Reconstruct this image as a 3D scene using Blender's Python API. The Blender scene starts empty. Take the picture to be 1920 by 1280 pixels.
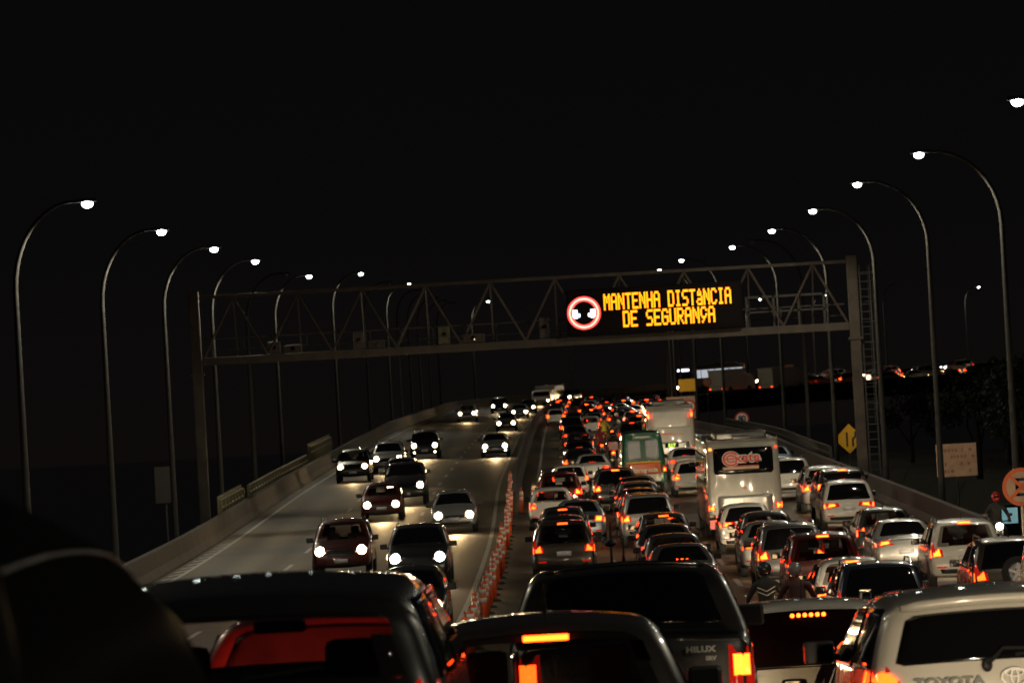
import bpy, bmesh, math, random
from mathutils import Vector, Matrix
random.seed(7)
sc = bpy.context.scene
COL = sc.collection
PI = math.pi

# ------------------------------------------------------------------ camera
F = 8075.0                      # focal length in pixels of the 1920 px wide photograph
TH = math.radians(3.2)          # the camera is held slightly rolled
CAMZ = 2.2
cam = bpy.data.cameras.new('camera')
cam.sensor_width = 36.0
cam.lens = 36.0 * F / 1920.0
cam.clip_start = 0.5
cam.clip_end = 9000
cam.dof.use_dof = True
cam.dof.focus_distance = 60.0
cam.dof.aperture_fstop = 6.0
camo = bpy.data.objects.new('camera', cam)
COL.objects.link(camo)
camo.matrix_world = (Matrix.Translation((0, 0, CAMZ)) @ Matrix.Rotation(PI/2 + math.atan(150/F), 4, 'X')
                     @ Matrix.Rotation(-TH, 4, 'Z'))
sc.camera = camo

# ------------------------------------------------------------------ night sky
w = bpy.data.worlds.new('World'); sc.world = w
w.use_nodes = True
nt = w.node_tree
nt.nodes.clear()
wo = nt.nodes.new('ShaderNodeOutputWorld'); bg = nt.nodes.new('ShaderNodeBackground')
tc = nt.nodes.new('ShaderNodeTexCoord'); sep = nt.nodes.new('ShaderNodeSeparateXYZ')
rmp = nt.nodes.new('ShaderNodeValToRGB')
rmp.color_ramp.elements[0].position = 0.0; rmp.color_ramp.elements[0].color = (.0040, .0032, .0029, 1)
rmp.color_ramp.elements[1].position = 0.12; rmp.color_ramp.elements[1].color = (.0022, .0022, .0026, 1)
e = rmp.color_ramp.elements.new(.045); e.color = (.0030, .0027, .0028, 1)
nt.links.new(tc.outputs['Generated'], sep.inputs[0]); nt.links.new(sep.outputs['Z'], rmp.inputs[0])
nt.links.new(rmp.outputs[0], bg.inputs[0]); bg.inputs[1].default_value = 1.0
nt.links.new(bg.outputs[0], wo.inputs[0])

sc.view_settings.view_transform = 'Standard'
sc.view_settings.look = 'None'
sc.view_settings.exposure = 0.0
sc.view_settings.gamma = 1.0
sc.render.engine = 'CYCLES'
sc.cycles.use_denoising = True
sc.cycles.use_light_tree = True
sc.cycles.max_bounces = 5
sc.cycles.diffuse_bounces = 1
sc.cycles.glossy_bounces = 3
sc.cycles.sample_clamp_indirect = 3.0
sc.cycles.sample_clamp_direct = 0.0

LAMP_W = 1600.0      # street lamp power
HEAD_W = 680.0       # oncoming headlights
FRONT_W = 850.0      # headlights of the queue

# ------------------------------------------------------------------ road geometry
def interp(pts, x):
    n = len(pts)
    if x <= pts[0][0]: return pts[0][1] + (x-pts[0][0])*(pts[1][1]-pts[0][1])/(pts[1][0]-pts[0][0])
    if x >= pts[-1][0]: return pts[-1][1]
    for i in range(n-1):
        x0, y0 = pts[i]; x1, y1 = pts[i+1]
        if x <= x1:
            m = lambda j: (pts[min(j+1, n-1)][1]-pts[max(j-1, 0)][1])/(pts[min(j+1, n-1)][0]-pts[max(j-1, 0)][0])
            h = x1-x0; t = (x-x0)/h
            return ((2*t**3-3*t**2+1)*y0+(t**3-2*t**2+t)*h*m(i)+(-2*t**3+3*t**2)*y1+(t**3-t**2)*h*m(i+1))
XM = [(-40, -2.3), (30, -1.6), (88, -1.2), (105, -.98), (128, -.72), (155, -.5), (208, -.38), (240, -.05), (293, .47), (362, 1.25), (430, 2.4), (480, 3.6), (500, 4.2)]
HR = [(-40, .6), (0, 2.2), (20, 2.72), (30, 3.27), (45, 4.2), (60, 5.25), (80, 6.2), (100, 6.65), (120, 6.9), (150, 7.05), (190, 7.1), (240, 7.12), (300, 7.35), (400, 7.95), (480, 8.35), (560, 8.2), (640, 8.0), (760, 8.0)]
BK = [(-40, .10), (30, .10), (50, .08), (80, .01), (90, 0), (220, 0), (260, .01), (350, .045), (420, .05), (520, .05), (800, .05)]
S0 = 480.0; RAD = 84.0; PH0 = math.atan(.026); PH1 = math.radians(66)
X0 = interp(XM, S0); SARC = RAD*(PH1-PH0)
def centre(s):
    if s <= S0:
        return interp(XM, s), s, math.atan((interp(XM, s+1)-interp(XM, s-1))/2)
    if s <= S0+SARC:
        ph = PH0+(s-S0)/RAD
        return X0+RAD*(math.cos(PH0)-math.cos(ph)), S0+RAD*(math.sin(ph)-math.sin(PH0)), ph
    x = X0+RAD*(math.cos(PH0)-math.cos(PH1)); y = S0+RAD*(math.sin(PH1)-math.sin(PH0)); d = s-S0-SARC
    return x+d*math.sin(PH1), y+d*math.cos(PH1), PH1
def hrel(s): return interp(HR, s)
def road(s, off, up=0.0):
    x, y, ph = centre(s)
    z = CAMZ - hrel(s) + y*158.6/F - interp(BK, s)*off
    return Vector((x+off*math.cos(ph), y-off*math.sin(ph), z+up))
def from_px(px, D, h=.8):
    """x position of a thing on the road seen at column px of the photo and distance D"""
    vp = -8.6 + F*(hrel(D)-h)/D
    u = px-960.0
    v = (vp-u*math.sin(TH))/math.cos(TH)
    return (u*math.cos(TH)-v*math.sin(TH))*D/F
def at(px, py, D):
    u = px-960.0; v = py-640.0
    up = u*math.cos(TH)-v*math.sin(TH); vp = u*math.sin(TH)+v*math.cos(TH)
    return Vector((up*D/F, D, CAMZ+(150-vp)*D/F))

# ------------------------------------------------------------------ materials
MATS = {}
def principled(name, col, rough=.5, metal=0.0, coat=0.0, emi=None, estr=0.0, spec=.5, noise=0.0, nscale=8.0, trans=0.0, sampling=None, bump=0.0, coords='Object'):
    if name in MATS: return MATS[name]
    m = bpy.data.materials.new(name); m.use_nodes = True
    nt = m.node_tree; b = nt.nodes['Principled BSDF']
    b.inputs['Base Color'].default_value = (*col, 1)
    b.inputs['Roughness'].default_value = rough
    b.inputs['Metallic'].default_value = metal
    b.inputs['Coat Weight'].default_value = coat
    b.inputs['Coat Roughness'].default_value = .04
    b.inputs['Specular IOR Level'].default_value = spec
    b.inputs['Transmission Weight'].default_value = trans
    if emi:
        b.inputs['Emission Color'].default_value = (*emi, 1); b.inputs['Emission Strength'].default_value = estr
    if noise or bump:
        tcn = nt.nodes.new('ShaderNodeTexCoord'); n = nt.nodes.new('ShaderNodeTexNoise')
        n.inputs['Scale'].default_value = nscale; n.inputs['Detail'].default_value = 6
        nt.links.new(tcn.outputs[coords], n.inputs['Vector'])
        if noise:
            mx = nt.nodes.new('ShaderNodeMixRGB'); mx.blend_type = 'MULTIPLY'; mx.inputs[0].default_value = 1
            r = nt.nodes.new('ShaderNodeValToRGB')
            r.color_ramp.elements[0].position = .3; r.color_ramp.elements[0].color = (1-noise,)*3+(1,)
            r.color_ramp.elements[1].position = .7; r.color_ramp.elements[1].color = (1, 1, 1, 1)
            mx.inputs[1].default_value = (*col, 1)
            nt.links.new(n.outputs[0], r.inputs[0]); nt.links.new(r.outputs[0], mx.inputs[2])
            nt.links.new(mx.outputs[0], b.inputs['Base Color'])
        if bump:
            bp = nt.nodes.new('ShaderNodeBump'); bp.inputs['Strength'].default_value = bump; bp.inputs['Distance'].default_value = .02
            nt.links.new(n.outputs[0], bp.inputs['Height']); nt.links.new(bp.outputs[0], b.inputs['Normal'])
    if sampling: m.cycles.emission_sampling = sampling
    MATS[name] = m
    return m
def paint(name, col, metal=.0, rough=.35):
    return principled('paint_'+name, col, rough, metal, 1.0, noise=.12, nscale=3.0)
PAINT = {
 'white': paint('white', (.50, .485, .44)), 'buswhite': paint('buswhite', (.26, .25, .215)), 'offwhite': paint('offwhite', (.52, .50, .45)),
 'silver': paint('silver', (.27, .275, .27), .5), 'grey': paint('grey', (.10, .10, .10), .6),
 'bluesilver': paint('bluesilver', (.22, .27, .33), .6), 'black': paint('black', (.013, .013, .014)), 'dullblack': principled('paint_dullblack', (.006, .006, .006), .3, 0, 0, spec=.5),
 'graphite': paint('graphite', (.03, .032, .035), .5), 'midgrey': paint('midgrey', (.05, .045, .04), .3), 'red': paint('red', (.30, .012, .01)),
 'darkred': paint('darkred', (.07, .008, .007), .3), 'brown': paint('brown', (.045, .032, .024), .5),
 'navy': paint('navy', (.012, .016, .03), .4), 'green': paint('green', (.012, .085, .045)), 'orange': paint('orange', (.55, .10, .02)),
}
def M(n): return MATS[n]
principled('tinted_glass', (.004, .004, .005), .04, spec=.55)
principled('clear_glass', (.02, .02, .022), .03)
principled('rubber', (.015, .015, .015), .8, noise=.3)
principled('rim_metal', (.35, .35, .36), .35, .9, noise=.2)
principled('black_plastic', (.012, .012, .013), .45, noise=.2)
principled('chrome', (.75, .75, .76), .12, 1.0)
principled('plate', (.55, .55, .56), .4, noise=.1)
principled('plate_ink', (.05, .05, .06), .5)
principled('lamp_red', (.22, .008, .006), .15, 0, 1.0, (1, .02, .008), .35)
principled('tail_dim', (.3, .02, .01), .2, 0, 1.0, (1, .035, .004), 3.5)
principled('tail_mid', (.3, .02, .01), .2, 0, 1.0, (1, .042, .003), 12.0)
principled('tail_bright', (.3, .02, .01), .2, 0, 1.0, (1, .030, .002), 34.0)
principled('amber', (.4, .15, .02), .2, 0, 1.0, (1, .28, .03), 3.0)
principled('headlight_glow', (.8, .8, .7), .2, 0, 0, (1, .80, .50), 34.0, sampling='NONE')
principled('headlight_white', (.8, .8, .8), .2, 0, 0, (.93, .96, 1.0), 34.0, sampling='NONE')
principled('headlight_soft', (.8, .8, .7), .2, 0, 0, (1, .62, .26), 22.0, sampling='NONE')
principled('headlight_housing', (.5, .5, .5), .2, emi=(1, .60, .28), estr=2.2, sampling='NONE')
principled('headlight_off', (.5, .5, .5), .1, .6, 1.0)
principled('concrete', (.034, .019, .010), .85, noise=.75, nscale=.7, bump=.3)
principled('galvanised', (.045, .043, .038), .7, .1, noise=.3, nscale=4)
principled('rail_paint', (.10, .095, .045), .55, .1, noise=.4, nscale=3)
principled('gantry_paint', (.075, .056, .042), .7, .0, noise=.5, nscale=2)
principled('matt_black', (.005, .004, .004), .8, spec=.1)
principled('led_screen', (.007, .004, .004), .7, spec=.1, noise=.3)
principled('led_amber', (.3, .2, .0), .5, emi=(1, .27, .004), estr=2.7)
principled('led_red', (.3, .0, .0), .5, emi=(1, .05, .05), estr=4.0)
principled('led_core', (.3, .0, .0), .5, emi=(1, .50, .30), estr=3.0)
principled('led_white', (.3, .3, .3), .5, emi=(.8, .85, 1), estr=4.5)
principled('street_led', (.8, .8, .8), .3, emi=(.86, 1.0, .93), estr=22.0, sampling='NONE')
principled('street_led_off', (.15, .15, .15), .3)
principled('delineator_orange', (.62, .085, .02), .45, noise=.25, nscale=6)
principled('reflective_white', (.55, .52, .46), .4, noise=.1)
principled('sign_white', (.92, .90, .86), .45, noise=.1)
principled('sign_red', (.62, .03, .02), .4)
principled('sign_orange', (.72, .13, .03), .45)
principled('sign_yellow', (.80, .42, .01), .45, noise=.12)
principled('sign_black', (.01, .01, .01), .5)
principled('sign_blue', (.03, .12, .42), .45)
principled('sign_pink', (.60, .38, .25), .6, noise=.25, nscale=5)
principled('sign_dark', (.03, .025, .023), .7, noise=.3)
principled('sign_ink', (.36, .17, .12), .6)
principled('jacket_black', (.012, .011, .012), .75, noise=.4, nscale=10)
principled('jacket_red', (.25, .015, .012), .7, noise=.3, nscale=10)
principled('jacket_darkred', (.05, .008, .008), .7, noise=.3, nscale=10)
principled('helmet_grey', (.16, .15, .15), .2, 0, 1.0)
principled('jacket_grey', (.10, .10, .11), .7, noise=.3, nscale=10)
principled('jacket_yellow', (.45, .42, .03), .7, noise=.3, nscale=10)
principled('helmet_black', (.02, .02, .02), .15, 0, 1.0)
principled('helmet_white', (.6, .6, .6), .2, 0, 1.0)
principled('helmet_red', (.35, .02, .02), .2, 0, 1.0)
principled('bark', (.06, .045, .03), .9, noise=.5)
principled('leaf', (.035, .055, .02), .8, noise=.5, nscale=.4)
principled('soil', (.05, .045, .03), .95, noise=.5, nscale=.1)
principled('seat_fabric', (.03, .028, .028), .9)
principled('lit_window', (.6, .6, .6), .4, emi=(.80, .90, 1.0), estr=.5)
principled('booth_glow', (.3, .5, .5), .4, emi=(.40, .85, .95), estr=.25, noise=.5, nscale=3)
principled('mark_white', (.25, .24, .205), .6, noise=.45, nscale=2.5)
principled('grey_blind', (.32, .33, .35), .5, noise=.15)
# clear glass: transparent mixed with a glossy layer
def clear_glass(name='see_through_glass', tint=(.85, .78, .76, 1)):
    m = bpy.data.materials.new(name); m.use_nodes = True
    nt = m.node_tree; nt.nodes.clear()
    o = nt.nodes.new('ShaderNodeOutputMaterial'); t = nt.nodes.new('ShaderNodeBsdfTransparent'); g = nt.nodes.new('ShaderNodeBsdfGlossy')
    t.inputs[0].default_value = tint; g.inputs['Roughness'].default_value = .03
    f = nt.nodes.new('ShaderNodeValue'); f.outputs[0].default_value = .10
    mx = nt.nodes.new('ShaderNodeMixShader')
    nt.links.new(f.outputs[0], mx.inputs[0]); nt.links.new(t.outputs[0], mx.inputs[1]); nt.links.new(g.outputs[0], mx.inputs[2])
    nt.links.new(mx.outputs[0], o.inputs[0]); MATS[name] = m
clear_glass(); clear_glass('smoked_glass', (.60, .58, .57, 1))
def asphalt(name, c1, c2, c3):
    m = bpy.data.materials.new(name); m.use_nodes = True; MATS[name] = m
    nt = m.node_tree; b = nt.nodes['Principled BSDF']; L = nt.links.new
    g = nt.nodes.new('ShaderNodeTexCoord')
    mp = nt.nodes.new('ShaderNodeMapping'); mp.inputs['Scale'].default_value = (.28, .035, 1)   # long worn streaks
    n1 = nt.nodes.new('ShaderNodeTexNoise'); n1.inputs['Scale'].default_value = 1.0; n1.inputs['Detail'].default_value = 5
    mp2 = nt.nodes.new('ShaderNodeMapping'); mp2.inputs['Scale'].default_value = (.12, .10, 1)   # repaired stretches across the lanes
    n2 = nt.nodes.new('ShaderNodeTexVoronoi'); n2.inputs['Scale'].default_value = 1.0
    n3 = nt.nodes.new('ShaderNodeTexNoise'); n3.inputs['Scale'].default_value = 9.0; n3.inputs['Detail'].default_value = 8
    L(g.outputs['Object'], mp.inputs[0]); L(mp.outputs[0], n1.inputs['Vector'])
    L(g.outputs['Object'], mp2.inputs[0]); L(mp2.outputs[0], n2.inputs['Vector']); L(g.outputs['Object'], n3.inputs['Vector'])
    r = nt.nodes.new('ShaderNodeValToRGB')
    r.color_ramp.elements[0].position = .38; r.color_ramp.elements[0].color = (*c1, 1)
    r.color_ramp.elements[1].position = .62; r.color_ramp.elements[1].color = (*c2, 1)
    L(n1.outputs[0], r.inputs[0])
    mx = nt.nodes.new('ShaderNodeMixRGB'); mx.inputs[2].default_value = (*c3, 1)
    r2 = nt.nodes.new('ShaderNodeValToRGB'); r2.color_ramp.interpolation = 'CONSTANT'
    r2.color_ramp.elements[0].color = (0, 0, 0, 1); r2.color_ramp.elements[1].position = .72; r2.color_ramp.elements[1].color = (.5, .5, .5, 1)
    L(n2.outputs['Color'], r2.inputs[0]); L(r2.outputs[0], mx.inputs[0]); L(r.outputs[0], mx.inputs[1])
    m3 = nt.nodes.new('ShaderNodeMixRGB'); m3.blend_type = 'MULTIPLY'; m3.inputs[0].default_value = .6
    r3 = nt.nodes.new('ShaderNodeValToRGB'); r3.color_ramp.elements[0].position = .3; r3.color_ramp.elements[0].color = (.55, .55, .55, 1); r3.color_ramp.elements[1].position = .7
    wv = nt.nodes.new('ShaderNodeTexWave'); wv.bands_direction = 'X'; wv.inputs['Scale'].default_value = .19; wv.inputs['Distortion'].default_value = 1.2; wv.inputs['Detail Scale'].default_value = .15
    L(g.outputs['Object'], wv.inputs['Vector'])
    tm = nt.nodes.new('ShaderNodeMixRGB'); tm.blend_type = 'MULTIPLY'; tm.inputs[0].default_value = .5
    L(mx.outputs[0], tm.inputs[1]); L(wv.outputs['Color'], tm.inputs[2]); mx = tm
    L(n3.outputs[0], r3.inputs[0]); L(mx.outputs[0], m3.inputs[1]); L(r3.outputs[0], m3.inputs[2]); L(m3.outputs[0], b.inputs['Base Color'])
    rr = nt.nodes.new('ShaderNodeMapRange'); rr.inputs[3].default_value = .46; rr.inputs[4].default_value = .75; b.inputs['Specular IOR Level'].default_value = .05
    L(n1.outputs[0], rr.inputs[0]); L(rr.outputs[0], b.inputs['Roughness'])
    bp = nt.nodes.new('ShaderNodeBump'); bp.inputs['Strength'].default_value = .35; bp.inputs['Distance'].default_value = .01
    L(n3.outputs[0], bp.inputs['Height']); L(bp.outputs[0], b.inputs['Normal'])
asphalt('asphalt', (.050, .041, .027), (.16, .122, .076), (.075, .082, .080))
principled('water', (.004, .006, .008), .10, bump=.03, nscale=.12)

# ------------------------------------------------------------------ object helpers
def tag(o, label=None, cat=None, group=None, kind=None):
    if label: o['label'] = label
    if cat: o['category'] = cat
    if group: o['group'] = group
    if kind: o['kind'] = kind
    return o
def mesh(name, verts, faces, mat, smooth=False, merge=False, recalc=False):
    me = bpy.data.meshes.new(name)
    me.from_pydata([tuple(v) for v in verts], [], faces)
    if merge or recalc:
        bm = bmesh.new(); bm.from_mesh(me)
        if merge: bmesh.ops.remove_doubles(bm, verts=bm.verts, dist=.0015)
        bmesh.ops.recalc_face_normals(bm, faces=bm.faces); bm.to_mesh(me); bm.free()
    if mat: me.materials.append(MATS[mat] if isinstance(mat, str) else mat)
    if smooth: me.polygons.foreach_set('use_smooth', [True]*len(me.polygons))
    me.update(); return me
def link(name, me, parent=None, mat=None, loc=None):
    o = bpy.data.objects.new(name, me); COL.objects.link(o)
    if parent: o.parent = parent
    if loc is not None: o.location = loc
    if mat is not None:
        if not me.materials: me.materials.append(None)
        o.material_slots[0].link = 'OBJECT'; o.material_slots[0].material = MATS[mat] if isinstance(mat, str) else mat
    return o
def empty(name, loc, rz=0, rx=0, ry=0):
    o = bpy.data.objects.new(name, None); COL.objects.link(o); o.location = loc
    o.rotation_euler = (rx, ry, rz); o.empty_display_size = .3; return o
class MB:
    def __init__(s): s.v = []; s.f = []
    def add(s, v, f):
        n = len(s.v); s.v += [tuple(p) for p in v]; s.f += [tuple(i+n for i in q) for q in f]; return s
    def box(s, x0, x1, y0, y1, z0, z1, b=0.0):
        if b <= 0:
            return s.add([(x, y, z) for x in (x0, x1) for y in (y0, y1) for z in (z0, z1)],
              [(0, 1, 3, 2), (4, 6, 7, 5), (0, 4, 5, 1), (2, 3, 7, 6), (0, 2, 6, 4), (1, 5, 7, 3)])
        bm = bmesh.new(); bmesh.ops.create_cube(bm, size=1)
        for v in bm.verts: v.co = Vector(((x0+x1)/2+v.co.x*(x1-x0), (y0+y1)/2+v.co.y*(y1-y0), (z0+z1)/2+v.co.z*(z1-z0)))
        bmesh.ops.bevel(bm, geom=bm.edges[:], offset=b, segments=2, affect='EDGES', profile=.6)
        bm.verts.index_update(); s.add([v.co[:] for v in bm.verts], [tuple(v.index for v in f.verts) for f in bm.faces]); bm.free(); return s
    def tube(s, pts, r, n=8, caps=True, ref=None):
        pts = [Vector(p) for p in pts]; rs = r if isinstance(r, (list, tuple)) else [r]*len(pts)
        V = []; Fc = []
        for i, p in enumerate(pts):
            d = (pts[min(i+1, len(pts)-1)]-pts[max(i-1, 0)]).normalized()
            a = Vector(ref) if ref else Vector((0, 0, 1)) if abs(d.z) < .9 else Vector((1, 0, 0))
            u = d.cross(a).normalized(); w_ = d.cross(u)
            for k in range(n):
                t = 2*PI*k/n; V.append(p+(u*math.cos(t)+w_*math.sin(t))*rs[i])
        for i in range(len(pts)-1):
            for k in range(n):
                a = i*n+k; b = i*n+(k+1) % n; Fc.append((a, b, b+n, a+n))
        if caps: Fc.append(tuple(range(n))); Fc.append(tuple(range((len(pts)-1)*n, len(pts)*n)))
        return s.add(V, Fc)
    def lathe_x(s, prof, n=20, cx=0, cy=0, cz=0):
        V = []; Fc = []
        for (x, r) in prof:
            for k in range(n):
                t = 2*PI*k/n; V.append((cx+x, cy+r*math.cos(t), cz+r*math.sin(t)))
        for i in range(len(prof)-1):
            for k in range(n):
                a = i*n+k; b = i*n+(k+1) % n; Fc.append((a, b, b+n, a+n))
        return s.add(V, Fc)
    def sphere(s, c, rx, ry, rz, n=12, m=8):
        V = []; Fc = []
        for i in range(m+1):
            a = PI*i/m
            for k in range(n):
                t = 2*PI*k/n; V.append((c[0]+rx*math.sin(a)*math.cos(t), c[1]+ry*math.sin(a)*math.sin(t), c[2]+rz*math.cos(a)))
        for i in range(m):
            for k in range(n):
                a = i*n+k; b = i*n+(k+1) % n; Fc.append((a, b, b+n, a+n))
        return s.add(V, Fc)
    def prism(s, poly, y0, y1):                  # polygon in x,z extruded along y
        n = len(poly)
        return s.add([(x, y0, z) for x, z in poly]+[(x, y1, z) for x, z in poly],
                     [tuple(range(n)), tuple(range(2*n-1, n-1, -1))]+[(i, (i+1) % n, (i+1) % n+n, i+n) for i in range(n)])
    def mesh(s, name, mat, smooth=False, merge=False): return mesh(name, s.v, s.f, mat, smooth, merge, True)
    def build(s, name, mat, parent=None, smooth=False, merge=False, loc=None):
        return link(name, s.mesh(name, mat, smooth, merge), parent, None, loc)
def circle(cx, cz, r, n=28, a0=0, a1=2*PI): return [(cx+r*math.cos(a0+(a1-a0)*k/n), cz+r*math.sin(a0+(a1-a0)*k/n)) for k in range(n)]
_txt = {}
def text_mesh(s, size, mat, ext=.004, sx=1.0, bold=0.0, space=1.0):
    key = (s, size, mat, ext, sx, bold, space)
    if key in _txt: return _txt[key]
    cu = bpy.data.curves.new('lettering', 'FONT'); cu.body = s; cu.size = size; cu.align_x = 'CENTER'; cu.align_y = 'CENTER'
    cu.extrude = ext; cu.offset = bold; cu.space_character = space
    o = bpy.data.objects.new('lettering', cu); COL.objects.link(o)
    dg = bpy.context.evaluated_depsgraph_get(); me = bpy.data.meshes.new_from_object(o.evaluated_get(dg))
    bpy.data.objects.remove(o)
    for v in me.vertices: v.co = Vector((v.co.x*sx, -v.co.z, v.co.y))     # upright, facing -y
    me.materials.clear(); me.materials.append(MATS[mat]); me.name = 'lettering'
    _txt[key] = me; return me
def spot(parent, loc, power, size_deg, aim, col, rad=.1, blend=.6, name='lamp_light'):
    l = bpy.data.lights.new(name, 'SPOT'); l.energy = power; l.spot_size = math.radians(size_deg); l.spot_blend = blend
    l.color = col; l.shadow_soft_size = rad
    o = bpy.data.objects.new(name, l); COL.objects.link(o)
    if parent: o.parent = parent
    o.location = loc; o.rotation_euler = Vector(aim).to_track_quat('-Z', 'Y').to_euler(); return o

# ------------------------------------------------------------------ setting
def ribbon(name, offs, svals, mat, lift=0.0, thick=0.0, kind='structure'):
    V = []; Fc = []; n = len(offs)
    for s in svals:
        for o in offs: V.append(road(s, o(s) if callable(o) else o, lift))
    for i in range(len(svals)-1):
        for j in range(n-1):
            a = i*n+j; Fc.append((a, a+1, a+n+1, a+n))
    ob = link(name, mesh(name, V, Fc, mat)); 
    if kind: ob['kind'] = kind
    return ob
def frange(a, b, st):
    out = [a]
    while out[-1]+st < b-.01: out.append(out[-1]+st)
    return out+[b]
SV = frange(-30, 480, 6)+frange(483, 760, 3)
LE = -10.9
def re_(s): return interp([(0, 13.9), (235, 13.9), (300, 12.9), (350, 12.4), (480, 12.3), (760, 12.3)], s)
# deck slab
V = []; Fc = []
for s in SV:
    r = re_(s)
    for o, dz in ((LE-1.6, -.01), (r+1.8, -.01), (r+1.8, -.5), (r-3.5, -1.6), (LE+3.5, -1.6), (LE-1.6, -.5)): V.append(road(s, o, dz))
for i in range(len(SV)-1):
    for j in range(6): a = i*6+j; b = i*6+(j+1) % 6; Fc.append((a, b, b+6, a+6))
tag(link('bridge_deck', mesh('bridge_deck', V, Fc, 'concrete', recalc=True)), kind='structure')
ribbon('road', [LE, -8, -5, -2, 0, 3, 6, 9, 11, re_], SV, 'asphalt', .0)
def strip(name, off, w_, s0, s1, st=6):
    return ribbon(name, [off-w_/2, off+w_/2], frange(s0, s1, st), 'mark_white', .005)
for off, a, b in ((-10.35, 60, 480), (-.62, 60, 480), (1.25, 176, 480), (12.6, 60, 300)):
    strip('edge_line', off, .14, a, b)
V = []; Fc = []
for off in (-3.65, -7.0, 3.4, 6.5, 9.6):
    s = 40.0+(off*7) % 5
    while s < 470:
        n = len(V); V += [road(s, off-.07, .005), road(s, off+.07, .005), road(s+4, off+.07, .005), road(s+4, off-.07, .005)]
        Fc.append((n, n+1, n+2, n+3)); s += 12
tag(link('lane_markings', mesh('lane_markings', V, Fc, 'mark_white')), kind='structure')
V = []; Fc = []
for k in range(18):     # worn hatching on the left shoulder
    s = 118+k*2.4; n = len(V)
    V += [road(s, -10.75, .005), road(s+.7, -10.75, .005), road(s+2.0, -10.42-.0, .005), road(s+1.3, -10.42, .005)]; Fc.append((n, n+1, n+2, n+3))
tag(link('shoulder_hatching', mesh('shoulder_hatching', V, Fc, 'mark_white')), kind='structure')
# water to the horizon, wooded bank on the right
tag(link('water', mesh('water', [(-4000, -200, -34), (4000, -200, -34), (4000, 8000, -34), (-4000, 8000, -34)], [(0, 1, 2, 3)], 'water')), kind='structure')
V = []; Fc = []; nx = 30; ny = 30
for i in range(nx+1):
    for j in range(ny+1):
        x = 17+i*7.0; y = 60+j*16.0
        edge = min(1, (x-17)/14.0)
        z = -34+30*edge*(1-.25*math.sin(y*.013))+1.2*math.sin(x*.21+y*.05)+.9*math.sin(y*.17)
        z = min(z, -3.2)
        V.append((x, y, z-.4))
for i in range(nx):
    for j in range(ny): a = i*(ny+1)+j; Fc.append((a, a+ny+1, a+ny+2, a+1))
tag(link('hillside', mesh('hillside', V, Fc, 'soil', True)), kind='structure')

# barriers: a concrete profile swept along the road
def sweep(prof, s0, s1, mat, name, off, parent=None, st=6, side=1):
    V = []; Fc = []; n = len(prof); sv = frange(s0, s1, st)
    for s in sv:
        o = off(s) if callable(off) else off
        for a, h in prof: V.append(road(s, o+side*a, h))
    for i in range(len(sv)-1):
        for j in range(n): a = i*n+j; b = i*n+(j+1) % n; Fc.append((a, b, b+n, a+n))
    Fc.append(tuple(range(n))); Fc.append(tuple(range((len(sv)-1)*n, len(sv)*n)))
    return link(name, mesh(name, V, Fc, mat, recalc=True), parent)
NJ = [(0, -.02), (0, .08), (.14, .32), (.20, .84), (.42, .84), (.44, -.02)]
tag(sweep(NJ, 40, 745, 'concrete', 'concrete_barrier', LE, side=-1, st=5), 'long brownish concrete barrier along the left edge of the oncoming carriageway', 'barrier')
tag(sweep(NJ, 123, 745, 'concrete', 'concrete_barrier', re_, side=1, st=5), 'long concrete barrier along the right edge beside the queue of cars', 'barrier')
tag(sweep([(-.30, -.02), (-.30, .08), (-.12, .30), (-.08, .80), (.08, .80), (.12, .30), (.30, .08), (.30, -.02)], 176, 745, 'concrete', 'concrete_barrier', .18, st=5),
    'concrete median barrier between the two carriageways, beginning where the orange posts end', 'barrier')
def railing(s0, s1, off, side, label, tall=1.15, panel=False, mat='rail_paint'):
    g = empty('metal_railing', road(s0, off(s0) if callable(off) else off)); inv = g.matrix_basis.inverted()
    o = (lambda s: (off(s) if callable(off) else off)+side*.62)
    mb = MB()
    for h in (tall, tall-.32):
        pts = [inv @ road(s, o(s), h) for s in frange(s0, s1, 4)]
        mb.tube(pts, .035, 6)
    mb.build('rail', mat, g)
    s = s0; n = 0
    pm = MB().box(-.07, .07, -.06, .06, -.1, tall).mesh('post', mat)
    while s <= s1 and n < 99:
        p = link('post', pm, g); p.location = inv @ road(s, o(s), 0); s += 2.0; n += 1
    if panel:
        pts = []; mb = MB().tube([inv @ road(s, o(s)+side*.1, .22) for s in frange(s0, s1, 1.0)], .03, 5)
        for s in frange(s0, s1, 1.0):
            p = inv @ road(s, o(s)+side*.1, .1); mb.box(p.x-.02, p.x+.02, p.y-.14, p.y+.14, p.z, p.z+tall*1.05)
        mb.build('slats', mat, g)
    tag(g, label, 'railing')
railing(172, 186, LE, -1, 'yellowish metal railing at the foot of the left gantry column', 1.25, True)
railing(190, 236, LE, -1, 'long yellowish metal railing behind the left barrier beyond the gantry', 1.25)
railing(240, 262, LE, -1, 'tall slatted end of the railing behind the black car on the left shoulder lane', 1.6, True)
railing(196, 290, re_, 1, 'grey metal railing outside the right barrier behind the white bus', 1.3, mat='galvanised')

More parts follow.
